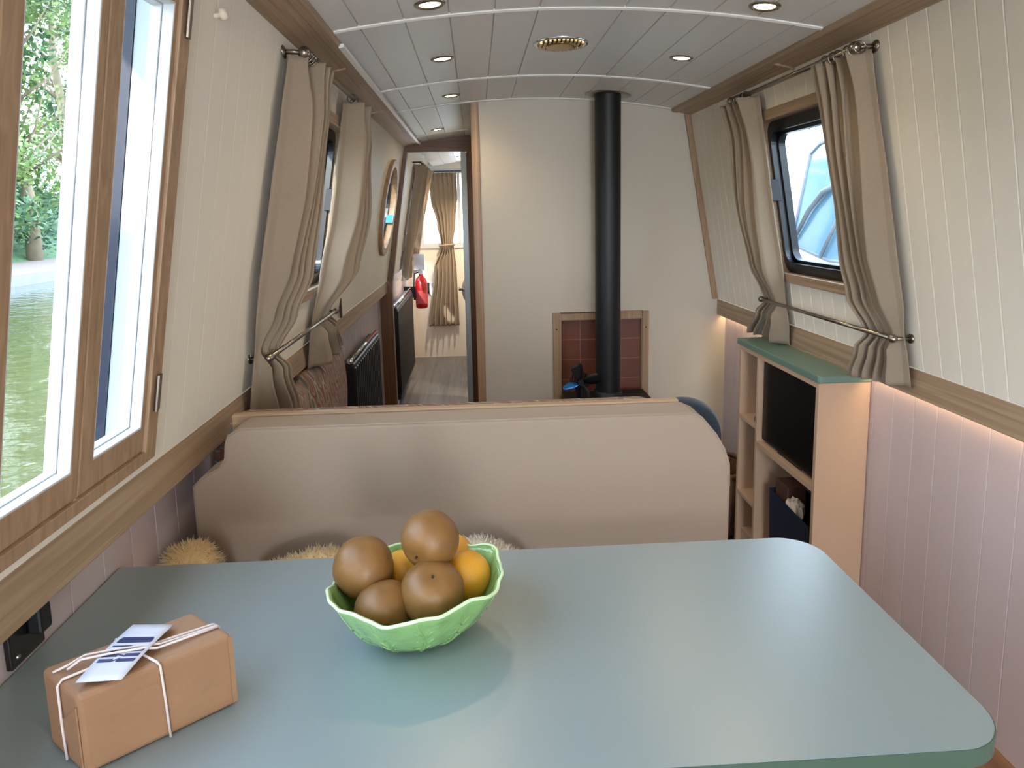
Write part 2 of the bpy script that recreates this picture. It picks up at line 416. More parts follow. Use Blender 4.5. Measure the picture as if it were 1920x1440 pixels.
# wall piece with a recess for the hearth: built as pieces around x .405-.812, z 0-.915
mb = MB()
mb.prism([(.03, 0), (.405, 0), (.405, .915), (.405, ceil_z(.405) + .01)] + [(x, ceil_z(x) + .01) for x in (.33, .25, .17, .10, .03)], 'Y', D, D + .08)
mb.prism([(.405, .915), (.812, .915)] + [(x, ceil_z(x) + .01) for x in (.812, .74, .67, .6, .53, .46, .405)], 'Y', D, D + .08)
mb.prism([(.812, 0), (LOWR + .02, 0), (LOWR + .02, .965), (wr(RZ) + .01, RZ), (wr(1.94) + .01, 1.94)] + [(x, ceil_z(x) + .01) for x in (.95, .9, .86, .812)], 'Y', D, D + .08)
mb.box(.03, .07, D + .08, 4.76, 0, 1.99)
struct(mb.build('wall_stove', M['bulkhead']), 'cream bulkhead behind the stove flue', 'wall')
struct(MB().prism([(-.008, 0), (.031, 0), (.031, 1.962), (-.008, 1.962)], 'Y', D - .012, D + .085).build('trim_9', M['oakz'], bevel=.004), 'upright oak edge trim beside the corridor opening', 'trim')
mb = MB()
pts = [(wr(RZ), RZ), (wr(1.895), 1.895)]
for (x, z), (x2, z2) in ((pts[0], pts[1]),):
    mb.hexa([(x - .026, D - .014, z), (x, D - .014, z), (x - .026, D, z), (x, D, z), (x2 - .026, D - .014, z2), (x2, D - .014, z2), (x2 - .026, D, z2), (x2, D, z2)])
struct(mb.build('trim_10', M['oakz'], bevel=.002), 'slanting oak corner trim between stove bulkhead and right cabin side', 'trim')

dr = sstruct('door_1', (-.25, 4.76, 0), 'open corridor doorway with oak frame coloured as in shade', 'doorway')
F0, F1 = 4.735, 4.80
mb = MB().prism([(LOWL, 0), (-.578, 0), (-.578, .93), (-.572, 1.0), (-.436, 1.859), (-.436, 1.95), (wl(1.95), 1.95), (wl(RZ), RZ), (LOWL, .96)], 'Y', F0, F1)
mb.box(-.045, .03, F0, F1, 0, 1.96)
mb.build('frame', M['oakdk'], dr, bevel=.003)
mb = MB().prism([(-.46, 1.859), (.03, 1.859), (.03, 1.985), (-.46, 1.93)], 'Y', F0 - .001, F1)
mb.build('header', M['oakshadex'], dr)
lf = MB().box(-.083, -.046, 4.70, 5.38, .02, 1.85).build('door_leaf', M['palegrey'], dr, bevel=.003)
mb = MB().lathe([(0, 0), (.016, 0), (.016, .008), (.007, .01), (.007, .04), (0, .04)], (-.083, 4.76, .93), (-1, 0, 0), 12).tube([(-.118, 4.755, .93), (-.118, 4.86, .93)], .008, 8)
mb.build('lever_handle', M['shine'], dr, smooth=True)

# end walls
mb = MB()
FX0, FX1, FZ0, FZ1 = -.53, .16, 1.14, 1.86
for (x0, x1, z0, z1) in ((-.70, FX0, 0, 2.0), (FX1, 1.28, 0, 2.0), (FX0, FX1, 0, FZ0), (FX0, FX1, FZ1, 2.0)): mb.box(x0, x1, 7.0, 7.06, z0, z1)
struct(mb.build('wall_far', M['cream']), 'cream far wall of the front cabin below its window', 'wall')
mb = MB()
for (x0, x1, z0, z1) in ((-.70, -.1, 0, 2.0), (.7, 1.28, 0, 2.0), (-.1, .7, 1.92, 2.0)): mb.box(x0, x1, -3.06, -3.0, z0, z1)
struct(mb.build('wall_back', M['cream']), 'cream stern wall behind the camera with open doorway', 'wall')
mb = MB().box(.05, 1.20, 5.52, 5.57, 0, 1.9)
struct(mb.build('wall_partition', M['cream']), 'cream cross partition in the front cabin', 'wall')

# ------------------------------------------------------------------ windows
def wpt(W, y, z, out, inn):  # a point on a cabin side pushed outward
    return (W(z) - inn * out, y, z)
def rrect(y0, y1, z0, z1, r, n=6):
    pts = []
    for cy, cz, a0 in ((y1 - r, z0 + r, -PI / 2), (y1 - r, z1 - r, 0), (y0 + r, z1 - r, PI / 2), (y0 + r, z0 + r, PI)):
        for k in range(n + 1):
            a = a0 + PI / 2 * k / n; pts.append((cy + r * math.cos(a), cz + r * math.sin(a)))
    return pts
def ringband(mb, W, inn, outer, inner, o0, o1, mi=0):
    # flat ring between two outlines, with depth from offset o0 (inside) to o1 (outside)
    A = [[wpt(W, y, z, o0, inn) for y, z in outer], [wpt(W, y, z, o0, inn) for y, z in inner],
         [wpt(W, y, z, o1, inn) for y, z in inner], [wpt(W, y, z, o1, inn) for y, z in outer]]
    n = len(outer)
    A.append(A[0])
    mb.grid(A, mi, True)
def saloon_window(name, W, inn, hole, label):
    y0, y1, z0, z1 = hole
    r_ = sstruct(name, ((W(1.48)), (y0 + y1) / 2, 1.48), label, 'window')
    mb = MB(); ringband(mb, W, inn, rrect(y0 - .036, y1 + .036, z0 - .034, z1 + .036, .004, 6), rrect(y0, y1, z0, z1, .05), -.014, .04)
    mb.build('timber_surround', M['oak'], r_, bevel=.003)
    mb = MB(); ringband(mb, W, inn, rrect(y0 - .01, y1 + .01, z0 - .01, z1 + .01, .055), rrect(y0 + .038, y1 - .020, z0 + .036, z1 - .036, .045), .022, .075)
    ringband(mb, W, inn, rrect(y0 + .03, y1 - .012, z0 + .028, z1 - .028, .05), rrect(y0 + .05, y1 - .032, z0 + .047, z1 - .047, .04), .045, .07)
    mb.build('black_frame', M['blackfr'], r_, smooth=False)
    mb = MB()
    o = rrect(y0 + .045, y1 - .028, z0 + .042, z1 - .042, .04)
    mb.add([wpt(W, y, z, .060, inn) for y, z in o], [list(range(len(o)))])
    mb.build('pane', M['glass'], r_)
    yl = y1 - .012
    mb = MB().hexa([wpt(W, yy, zz, oo, inn) for zz in (1.47, 1.55) for yy in (yl - .02, yl) for oo in (-.012, .03)])
    mb.build('catch', M['black'], r_, bevel=.002)
    return r_
saloon_window('window_2', wl, 1, WINL, 'black framed left window behind the pair of linen curtains')
saloon_window('window_3', wr, -1, WINR, 'black framed right window above the television unit')
saloon_window('window_6', wl, 1, FARL, 'left window of the front cabin behind a dark curtain')
saloon_window('window_8', wr, -1, FARR, 'unseen right window added to brighten the front cabin')
# porthole
r_ = sstruct('window_4', (wl(1.49), 4.25, 1.49), 'round porthole in an oak ring on the corridor wall', 'window')
def circ(r): return [(4.25 + r * math.cos(2 * PI * k / 48), 1.49 + r * math.sin(2 * PI * k / 48)) for k in range(48)]
mb = MB(); ringband(mb, wl, 1, circ(.285), circ(.238), -.022, .05); mb.build('timber_ring', M['oakz'], r_, bevel=.004)
mb = MB(); ringband(mb, wl, 1, circ(.245), circ(.215), .02, .06); mb.build('black_frame', M['blackfr'], r_)
mb = MB(); c_ = circ(.22); mb.add([wpt(wl, y, z, .045, 1) for y, z in c_], [list(range(48))]); mb.build('pane', M['glass'], r_)
mb = MB().hexa([wpt(wl, yy, zz, oo, 1) for zz in (1.40, 1.45) for yy in (4.42, 4.46) for oo in (-.02, .02)]); mb.build('blue_catch', M['hatgreen'], r_)
# folding side hatch window, narrow leaves; the unseen rear ones added for more daylight
r_ = sstruct('window_1', (wl(1.4), .7, 1.02), 'tall folding hatch window of narrow oak leaves over the table', 'window')
y0, y1, z0, z1 = HATCH
mb = MB()
def rect(a, b, c, d): return [(a, c), (b, c), (b, d), (a, d)]
ringband(mb, wl, 1, rect(y0 - .03, y1 + .02, 1.024, 1.868), rect(y0 + .01, y1 - .02, z0 + .006, z1 - .01), -.012, .03)
mb.build('outer_frame', M['oakz'], r_, bevel=.002)
LW = .212
for k in range(9):
    a = 1.212 - LW * (k + 1) + .0012; b_ = 1.212 - LW * k - .0012
    mb = MB(); ringband(mb, wl, 1, rect(a, b_, 1.047, 1.829), rect(a + .040, b_ - .019, 1.094, 1.79), -.006, .004)
    sash = mb.build('sash', M['oakz'], r_, bevel=.003)
    mb = MB(); ringband(mb, wl, 1, rect(a + .032, b_ - .011, 1.086, 1.798), rect(a + .0412, b_ - .0202, 1.0952, 1.7888), -.0055, .013)
    ringband(mb, wl, 1, rect(a + .032, b_ - .011, 1.086, 1.798), rect(a + .0435, b_ - .0225, 1.0975, 1.7865), .0135, .031)
    mb.build('white_liner', M['white'], sash, bevel=.0015)
    mb = MB(); q = rect(a + .036, b_ - .015, 1.09, 1.794); mb.add([wpt(wl, y, z, .026, 1) for y, z in q], [[0, 1, 2, 3]]); mb.build('pane', M['glass'], sash)
for zz in (1.115, 1.745):
    mb = MB().hexa([wpt(wl, yy, z_, oo, 1) for z_ in (zz, zz + .065) for yy in (1.222, 1.236) for oo in (-.0165, -.011)])
    mb.tube([wpt(wl, 1.220, zz, -.017, 1), wpt(wl, 1.220, zz + .065, -.017, 1)], .004, 8)
    mb.build('hinge', M['chrome'], r_)
# steel reveal of the hull beyond the hatch, then the navy hatch edge outside
mb = MB()
mb.hexa([wpt(wl, yy, z_, oo, 1) for z_ in (1.03, 1.87) for yy in (1.192, 1.236) for oo in (.032, .054)]); mb.build('steel_reveal', M['palegrey'], r_)
mb = MB()
mb.hexa([wpt(wl, yy, z_, oo, 1) for z_ in (.98, 1.9) for yy in (1.190, 1.236) for oo in (.055, .105)]); mb.build('navy_hatch_edge', M['navygloss'], r_)
# front cabin end window
r_ = sstruct('window_5', (-.2, 7.0, 1.5), 'bright end window of the front cabin behind a tied curtain', 'window')
mb = MB()
for (a, b_, c, d) in ((FX0 - .03, FX0 + .02, FZ0 - .03, FZ1 + .03), (FX1 - .02, FX1 + .03, FZ0 - .03, FZ1 + .03), (FX0 + .02, FX1 - .02, FZ0 - .03, FZ0 + .02), (FX0 + .02, FX1 - .02, FZ1 - .02, FZ1 + .03), (-.17, -.14, FZ0 + .02, FZ1 - .02)):
    mb.box(a, b_, 6.985, 7.07, c, d)
mb.build('white_frame', M['white'], r_)
MB().box(FX0 + .01, FX1 - .01, 7.04, 7.045, FZ0 + .01, FZ1 - .01).build('pane', M['glass'], r_)

# ------------------------------------------------------------------ curtains and rods
def smooth_rows(rows, z):
    rows = sorted(rows, key=lambda r: -r[0])
    for a, b_ in zip(rows, rows[1:]):
        if b_[0] <= z <= a[0]:
            t = (a[0] - z) / (a[0] - b_[0]); t = t * t * (3 - 2 * t)
            return [p + (q - p) * t for p, q in zip(a[1:], b_[1:])]
    return list(rows[-1][1:]) if z < rows[-1][0] else list(rows[0][1:])
def cloth(rows, fx, fold, seed, nu=110, nz=70, wob=.008, slant=0, near=0):
    # rows: z, a, b (span along the wall), offset from the wall, fold depth
    rnd = random.Random(seed); ph = [rnd.uniform(-.6, .6) for _ in range(fold + 2)]; am = [rnd.uniform(.6, 1.2) for _ in range(fold + 2)]
    ztop = max(r[0] for r in rows); zbot = min(r[0] for r in rows)
    out = []
    for j in range(nz + 1):
        v = j / nz; z = ztop + (zbot - ztop) * v
        a, b_, off, amp = smooth_rows(rows, z)
        row = []
        for i in range(nu + 1):
            u = i / nu; k = (u ** near if near else u) * fold; ki = int(min(k, fold - 1e-6)); fr_ = k - ki
            A = am[ki] + (am[ki + 1] - am[ki]) * fr_
            w = math.sin(2 * PI * k + ph[ki] * .6 * v)
            s_ = math.copysign(abs(w) ** .75, w)
            d = off + amp * A * s_ * .5
            if v < .12: d += amp * .35 * math.sin(2 * PI * k * 2) * (1 - v / .12)
            yy = a + (b_ - a) * u + amp * .28 * math.cos(2 * PI * k) * (1 if .02 < u < .98 else 0)
            d += wob * math.sin(5 * u + 7 * v + seed)
            if near: d = .022 + (d - .022) * min(1, u / .12)
            zz = z + slant * (u - .5) * v
            row.append(fx(yy, zz, d))
        out.append(row)
    return out
def side_curtain(name, W, inn, rows, fold, seed, label, group, ring_y, slant=0, rod_z=1.852, bias=1.7):
    t = thing(name, label, 'curtain', (W(1.4), (rows[0][1] + rows[0][2]) / 2, rows[-1][0]), group)
    g = cloth(rows, lambda y, z, d: (W(z) + inn * max(d, .012), y, z), fold, seed, slant=slant, near=bias)
    MB().grid(g).build('cloth', M['linen'], t, smooth=True, solid=.0025, fix=False)
    for y in ring_y:
        c = Vector((W(rod_z) + inn * (.05 if y < 4 else .06), y, rod_z - .004)); N = 14
        pts = [(c.x + .0155 * math.cos(2 * PI * k / N), c.y + .002 * math.sin(2 * PI * k / N), c.z + .0155 * math.sin(2 * PI * k / N)) for k in range(N + 1)]
        MB().tube(pts, .0022, 6).build('ring', M['chrome'], t, smooth=True)
    return t
GR = 'pair of linen curtains at the right window'; GL = 'pair of linen curtains at the left window'
side_curtain('curtain', wr, -1, [(1.842, 1.798, 2.02, .048, .036), (1.70, 1.793, 2.02, .048, .036), (1.5, 1.785, 2.02, .05, .04), (1.30, 1.782, 2.028, .052, .04), (1.19, 1.778, 2.015, .046, .035),
             (1.085, 1.79, 1.965, .026, .022), (1.04, 1.785, 1.985, .045, .04), (.945, 1.785, 2.03, .05, .05)], 5, 3,
             'linen curtain nearest the camera on the right window, tied behind the rail', None, (1.80, 1.83, 1.855, 1.905, 1.93, 1.97), slant=-.02)
side_curtain('curtain', wr, -1, [(1.842, 2.50, 2.775, .055, .036), (1.70, 2.505, 2.73, .055, .032), (1.42, 2.51, 2.76, .058, .036), (1.23, 2.50, 2.745, .055, .036),
             (1.08, 2.515, 2.705, .026, .022), (1.03, 2.51, 2.75, .045, .04), (.93, 2.53, 2.85, .05, .05)], 4, 8,
             'linen curtain at the far side of the right window, over the green shelf', None, (2.55, 2.585, 2.61, 2.63, 2.65))
side_curtain('curtain', wl, 1, [(1.842, 1.79, 2.07, .05, .045), (1.70, 1.775, 2.12, .065, .045), (1.5, 1.755, 2.12, .068, .05), (1.30, 1.74, 2.07, .065, .05), (1.19, 1.745, 2.0, .048, .04),
             (1.095, 1.765, 1.94, .027, .022), (1.04, 1.765, 1.99, .05, .045), (.90, 1.775, 2.10, .065, .06)], 5, 5,
             'linen curtain nearest the camera on the left window, tied behind the rail', None, (1.84, 1.865, 1.885, 1.93, 1.98, 2.03), slant=-.05, bias=1.35)
side_curtain('curtain', wl, 1, [(1.842, 2.50, 2.77, .06, .04), (1.70, 2.50, 2.81, .085, .04), (1.45, 2.49, 2.82, .098, .045), (1.25, 2.44, 2.76, .085, .045),
             (1.085, 2.40, 2.63, .027, .022), (1.04, 2.40, 2.68, .05, .045), (.93, 2.42, 2.80, .06, .055)], 4, 12,
             'linen curtain at the far side of the left window, catching daylight', None, (2.50, 2.56, 2.60, 2.62, 2.70), slant=.02)
def rods(W, inn, side):
    x = W(1.852) + inn * .05; y0, y1 = 1.825, 2.72 if inn > 0 else 2.70
    t = thing('curtain_rod', 'steel curtain rod with ball ends above the %s window' % side, 'curtain rod', (x, 2.25, 1.852))
    MB().tube([(x, y0, 1.852), (x, y1, 1.852)], .0075, 12).build('rod', M['chrome'], t, smooth=True)
    for y, s_ in ((y0, -1), (y1, 1)):
        MB().ball((x, y, 1.852), .0165, nu=14, nv=10).build('ball_end', M['chrome'], t, smooth=True)
        yb = y - .012 if s_ < 0 else y + .012
        mb = MB().tube([(x, y, 1.852), (x - inn * .02, y + s_ * .008, 1.853), (W(1.853) + inn * .004, yb, 1.853)], .0062, 10)
        ax = Vector((inn, 0, K)); mb.lathe([(0, 0), (.018, 0), (.018, .004), (.01, .007), (0, .007)], (W(1.853), yb, 1.853), ax, 16)
        mb.build('bracket', M['chrome'], t, smooth=True)
    z = 1.088; x = W(z) + inn * .05
    y0, y1 = 1.80, 2.675
    t = thing('tieback_rail', 'slim steel rail holding back the %s window curtains' % side, 'rail', (x, 2.25, z))
    MB().tube([(x, y0, z), (x, y1, z)], .0065, 12).build('rod', M['chrome'], t, smooth=True)
    for y, s_ in ((y0, -1), (y1, 1)):
        MB().ball((x, y, z), .012, (1, 1.2, 1), 14, 10).build('ball_end', M['chrome'], t, smooth=True)
        yb = y - .006 if s_ < 0 else y + .006
        mb = MB().tube([(x, y, z), (x - inn * .02, y + s_ * .004, z), (W(z) + inn * .004, yb, z)], .005, 8)
        mb.lathe([(0, 0), (.014, 0), (.014, .004), (0, .005)], (W(z), yb, z), Vector((inn, 0, K)), 14)
        mb.build('bracket', M['chrome'], t, smooth=True)
rods(wl, 1, 'left'); rods(wr, -1, 'right')
# front cabin curtains
side_curtain('curtain', wl, 1, [(1.83, 5.50, 6.02, .06, .05), (1.6, 5.50, 6.02, .06, .05), (1.3, 5.50, 5.95, .06, .05), (1.1, 5.52, 5.8, .05, .04), (.93, 5.52, 5.85, .055, .05)], 5, 21,
             'dark backlit curtain hanging inside the left of the far doorway', None, (5.55, 5.7, 5.85, 6.0), rod_z=1.842)
side_curtain('curtain', wl, 1, [(1.83, 6.05, 6.5, .06, .05), (1.5, 6.05, 6.5, .06, .05), (1.3, 6.1, 6.5, .06, .05), (1.1, 6.25, 6.5, .05, .04), (.93, 6.2, 6.52, .055, .05)], 4, 22,
             'paler curtain beyond the dark one in the front cabin', None, (6.1, 6.25, 6.4), rod_z=1.842)
t = thing('curtain', 'long linen curtain tied at the waist on the far end window', 'curtain', (-.30, 6.95, .33))
rows = [(1.845, -.445, -.172, .045, .03), (1.6, -.43, -.17, .045, .035), (1.35, -.375, -.195, .045, .035), (1.16, -.345, -.225, .04, .03), (1.12, -.35, -.22, .042, .03), (.9, -.42, -.20, .05, .045), (.33, -.49, -.19, .055, .06)]
g = cloth(rows, lambda y, z, d: (y, 6.985 - d, z), 6, 31, nu=120, nz=80)
MB().grid(g).build('cloth', M['linen'], t, smooth=True, solid=.0025, fix=False)
N = 24; pts = [(-.285 + .072 * math.cos(2 * PI * k / N), 6.94 + .034 * math.sin(2 * PI * k / N), 1.14 + .006 * math.cos(2 * PI * k / N)) for k in range(N + 1)]
MB().tube(pts, .010, 8).build('tieback', M['linen'], t, smooth=True)
for k in range(7):
    x = -.43 + .04 * k
    pts = [(x + .002 * math.sin(2 * PI * q / 12), 6.945 + .014 * math.cos(2 * PI * q / 12), 1.855 + .014 * math.sin(2 * PI * q / 12)) for q in range(13)]
    MB().tube(pts, .002, 6).build('ring', M['chrome'], t, smooth=True)
t = thing('curtain_rod', 'thin dark curtain rod across the far end window', 'curtain rod', (-.2, 6.945, 1.86))
MB().tube([(-.47, 6.945, 1.86), (.15, 6.945, 1.86)], .006, 8).build('rod', M['black'], t, smooth=True)
for x in (-.47, .15): MB().tube([(x, 6.945, 1.86), (x, 6.999, 1.86)], .005, 8).build('bracket', M['black'], t)
t = thing('curtain_rod', 'thin dark curtain rod over the far cabin left window', 'curtain rod', (wl(1.842) + .06, 6.0, 1.842))
MB().tube([(wl(1.842) + .06, 5.42, 1.842), (wl(1.842) + .06, 6.58, 1.842)], .006, 8).build('rod', M['black'], t, smooth=True)
for y in (5.42, 6.58): MB().tube([(wl(1.842) + .06, y, 1.842), (wl(1.842), y, 1.842)], .005, 8).build('bracket', M['black'], t)

# ------------------------------------------------------------------ ceiling fittings
def downlight(x, y, label):
    z = ceil_z(x); sl = -.268 * (x - .295); ax = Vector((-(-sl), 0, -1)).normalized(); ax = Vector((sl, 0, -1)).normalized()
    t = thing('downlight', label, 'ceiling light', (x, y, z), 'recessed ceiling downlights')
    MB().lathe([(.026, -.001), (.027, .003), (.032, .0055), (.037, .004), (.0395, 0), (.0395, -.003)], (x, y, z), ax, 28).build('bezel', M['chrome'], t, smooth=True)
    MB().lathe([(0, .0018), (.012, .0022), (.0265, .001)], (x, y, z), ax, 24).build('lamp_face', M['bulb'], t, smooth=True)
    l_ = bpy.data.lights.new('downlight_lamp', 'SPOT'); l_.energy = 44 if y > 5 else 2.6; l_.color = (1, .80, .55); l_.spot_size = 2.3; l_.spot_blend = .8; l_.shadow_soft_size = .02
    lo = bpy.data.objects.new('downlight_lamp', l_); COL.objects.link(lo); lo.parent = t; lo.location = ax * .012
    lo.rotation_euler = Vector((0, 0, -1)).rotation_difference(ax).to_euler()
for x, y, lb in ((-.092, 2.393, 'glowing downlight left of the round ceiling vent'), (.71, 2.404, 'glowing downlight right of the round ceiling vent'),
              (-.089, 3.124, 'glowing downlight nearest the stove bulkhead'), (-.095, 1.79, 'downlight cut by the top of the photo, left of centre'),
              (.742, 1.80, 'downlight cut by the top of the photo, right of centre'), (-.205, 4.215, 'small glowing downlight in the corridor ceiling'),
              (-.095, .35, 'downlight over the camera on the left'), (.72, .35, 'downlight over the camera on the right'), (.3, -1.2, 'downlight in the galley'), (-.12, 6.35, 'downlight in the front cabin ceiling'), (.45, 5.2, 'downlight by the front cabin partition')):
    downlight(x, y, lb)
x, y = .287, 2.285; z = ceil_z(x)
t = thing('ceiling_vent', 'round chrome mushroom vent in the middle of the ceiling', 'vent', (x, y, z))
MB().lathe([(.088, 0), (.088, -.004), (.084, -.006), (.076, -.006), (.07, -.003)], (x, y, z), (0, 0, 1), 40).build('rim', M['shine'], t, smooth=True)
mb = MB()
for k in range(-5, 6):
    w = math.sqrt(max(.001, .074 ** 2 - (k * .013) ** 2)); mb.box(x + k * .013 - .004, x + k * .013 + .004, y - w, y + w, z - .010, z - .003)
mb.build('grille', M['brass'], t)
MB().lathe([(0, -.0135), (.035, -.0125), (.05, -.011), (.05, -.010), (0, -.010)], (x, y, z), (0, 0, 1), 24).build('adjuster', M['brass'], t, smooth=True)

# ------------------------------------------------------------------ stove corner
SX, SY = .61, 3.19
t = thing('wood_stove', 'black stove with a tall black flue in front of the tiled hearth', 'stove', (SX, SY, 0))
mb = MB().box(SX - .19, SX + .19, SY - .13, SY + .13, .10, .545); mb.build('body', M['iron'], t, bevel=.012, seg=3)
mb = MB().box(SX - .205, SX + .205, SY - .145, SY + .145, .545, .563); mb.build('top_plate', M['iron'], t, bevel=.004)
for sx in (-1, 1):
    for sy in (-1, 1): MB().box(SX + sx * .16 - .02, SX + sx * .16 + .02, SY + sy * .10 - .02, SY + sy * .10 + .02, 0, .10).build('leg', M['iron'], t)
d_ = MB().box(SX - .15, SX + .15, SY - .142, SY - .131, .18, .50).build('door', M['iron'], t, bevel=.004)
MB().box(SX - .11, SX + .11, SY - .145, SY - .142, .24, .46).build('door_glass', M['screen'], d_)
zc = ceil_z(SX)
MB().lathe([(.059, .563), (.059, 1.0), (.059, zc + .005)], (SX, SY, 0), (0, 0, 1), 32).build('flue', M['black'], t, smooth=True)
MB().lathe([(.068, .563), (.068, .60), (.062, .603), (.059, .603)], (SX, SY, 0), (0, 0, 1), 32).build('flue_collar', M['iron'], t, smooth=True)
ax = Vector((-.268 * (SX - .295), 0, -1)).normalized()
MB().lathe([(.059, .004), (.09, .006), (.104, .003), (.106, -.002)], (SX, SY, zc), ax, 36).build('ceiling_collar', M['chrome'], t, smooth=True)
r_ = thing('hearth_surround', 'oak framed panel of terracotta tiles behind the stove', 'fireplace', (.61, D, 0))
MB().box(.406, .811, D + .03, D + .045, .0, .914).build('tile_panel', M['tile'], r_)
mb = MB().box(.368, .406, D - .014, D - .0005, 0, .955).box(.811, .845, D - .014, D - .0005, 0, .955).box(.406, .811, D - .014, D - .0005, .917, .955)
mb.build('frame', M['oakz'], r_, bevel=.003)
mb = MB().box(.404, .407, D - .001, D + .03, 0, .917).box(.810, .8125, D - .001, D + .03, 0, .917).box(.404, .8125, D - .001, D + .03, .9145, .917); mb.build('reveal', M['oakz'], r_)
for x, z in ((.386, .875), (.83, .875)): MB().lathe([(0, 0), (.004, 0), (.003, .002), (0, .002)], (x, D - .014, z), (0, -1, 0), 10).build('screw_head', M['stem'], r_)
# stove-top fan
fx, fy, fz = .468, 3.14, .563
t = thing('stove_fan', 'black heat driven fan standing on the stove left of the flue', 'fan', (fx, fy, fz))
mb = MB().box(fx - .035, fx + .035, fy - .02, fy + .03, fz, fz + .012).box(fx - .022, fx + .022, fy - .002, fy + .012, fz + .012, fz + .075); mb.build('base', M['black'], t, bevel=.004)
mb = MB()
for k in range(-4, 5): mb.box(fx + k * .011 - .0025, fx + k * .011 + .0025, fy + .0, fy + .03, fz + .075, fz + .150 - .0022 * k * k)
mb.box(fx - .046, fx + .046, fy + .002, fy + .012, fz + .072, fz + .085); mb.build('cooling_fins', M['black'], t)
MB().lathe([(0, 0), (.014, 0), (.014, .03), (0, .03)], (fx, fy - .035, fz + .10), (0, 1, 0), 16).build('hub', M['black'], t)
for k, (ang, mt) in enumerate(((200, 'fanglint'), (110, 'black'), (20, 'black'), (290, 'black'))):
    a = math.radians(ang); u = Vector((math.cos(a), 0, math.sin(a))); w = Vector((-math.sin(a), 0, math.cos(a))); c = Vector((fx, fy - .03, fz + .10))
    rows = []
    for i in range(9):
        q = i / 8; wd = (.004 + .010 * math.sin(PI * q)) if mt == 'fanglint' else .008 + .020 * math.sin(PI * min(1, q * 1.05) * .62) * (1 if q < .9 else .7)
        rows.append([c + u * (.012 + .075 * q) + w * (s_ * wd - .008 * q) + Vector((0, -.010 * s_ - .006 * q, 0)) for s_ in (-1, -.33, .33, 1)])
    ob = MB().grid(rows).build('blade', M[mt], t, smooth=True, solid=.0015)
    if mt == 'fanglint': ob['label'] = 'blade with its blue glint put in as colour'

# ------------------------------------------------------------------ table
TZ = .83
t = thing('dinette_table', 'sage green dinette table with rounded right hand corners', 'table', (-.02, .95, .13))
def table_poly(ins=0):
    x0, x1, y0, y1 = -.659 + ins, .615 - ins, .684 + ins, 1.21 - ins; r = .068
    p = [(x0, y0)]
    for cx_, cy_, a0 in ((x1 - r, y0 + r, -PI / 2), (x1 - r, y1 - r, 0)):
        for k in range(13):
            a = a0 + PI / 2 * k / 12; p.append((cx_ + r * math.cos(a), cy_ + r * math.sin(a)))
    p.append((x0, y1)); return p
MB().prism(table_poly(), 'Z', TZ - .024, TZ - .0008).build('edge_band', M['tableedge'], t)
P_ = table_poly(.0012)
mb = MB().prism(P_, 'Z', TZ - .0008, TZ); mb.build('tabletop', M['table'], t)
MB().lathe([(.16, .13), (.16, .142), (.05, .155), (.035, .17), (.035, .79), (.07, .795), (.09, .805)], (-.02, .95, 0), (0, 0, 1), 24).build('pedestal', M['shine'], t, smooth=True)

# parcel
t = thing('parcel', 'brown paper parcel tied with white string and a white tag', 'parcel', (-.42, .80, TZ))
A0 = Vector((-.456, .722, TZ + .0008)); U = Vector((.133, .107, 0)); V = Vector((-.071, .056, 0)); HH = .098
def bp_(u, v, h): return A0 + U * u + V * v + Vector((0, 0, HH * h))
mb = MB(); N = 8
def face(f):
    mb.grid([[f(i / N, j / N) for i in range(N + 1)] for j in range(N + 1)])
rnd = random.Random(4)
def wr_(u, v, h):
    p = bp_(u, v, h); q = math.sin(9 * u + 5 * h) * math.sin(7 * v + 6 * h)
    return p + Vector((0, 0, .0009 * q)) + U.normalized().cross(Vector((0, 0, 1))) * .0008 * q
for f in (lambda a, b_: wr_(a, b_, 0), lambda a, b_: wr_(a, b_, 1), lambda a, b_: wr_(a, 0, b_), lambda a, b_: wr_(a, 1, b_), lambda a, b_: wr_(0, a, b_), lambda a, b_: wr_(1, a, b_)): face(f)
pw = mb.build('paper_wrap', M['kraft'], t, smooth=False, bevel=.006, seg=3)
# folded end flap on the left face and a turned strip on the right edge
nl = -U.normalized() * .0018
mb = MB().add([bp_(0, .02, .86) + nl, bp_(0, .02, .06) + nl, bp_(0, .62, .42) + nl, bp_(0, .02, .86) + nl * .1, bp_(0, .02, .06) + nl * .1, bp_(0, .62, .42) + nl * .1],
              [(0, 1, 2), (3, 5, 4), (0, 2, 5, 3), (1, 4, 5, 2), (0, 3, 4, 1)])
mb.build('end_flap', M['kraft'], t)
fr_n = U.normalized().cross(Vector((0, 0, 1))).normalized() * .0016
mb = MB().hexa([bp_(u, 0, h) + fr_n * k for h in (.05, .97) for u in (.965, .999) for k in (.1, 1)]); mb.build('paper_fold', M['kraft'], t)
def ons(pts): return [bp_(u, v, h) for u, v, h in pts]
e = .022
sp = ons([(.52, -e, .0), (.51, -e - .005, .5), (.50, -e, 1 - .02), (.49, 0, 1.02), (.47, .45, 1.025), (.46, .98, 1.02), (.46, 1 + e, .97), (.46, 1 + e, .03)])
MB().tube(sp, .0016, 6).build('string', M['string'], t, smooth=True)
sp = ons([(-.012, .45, .03), (-.02, .43, .5), (-.012, .47, .97), (.02, .48, 1.022), (.47, .50, 1.028), (.98, .38, 1.022), (1.012, .36, .97), (1.015, .36, .03)])
MB().tube(sp, .0016, 6).build('string', M['string'], t, smooth=True)
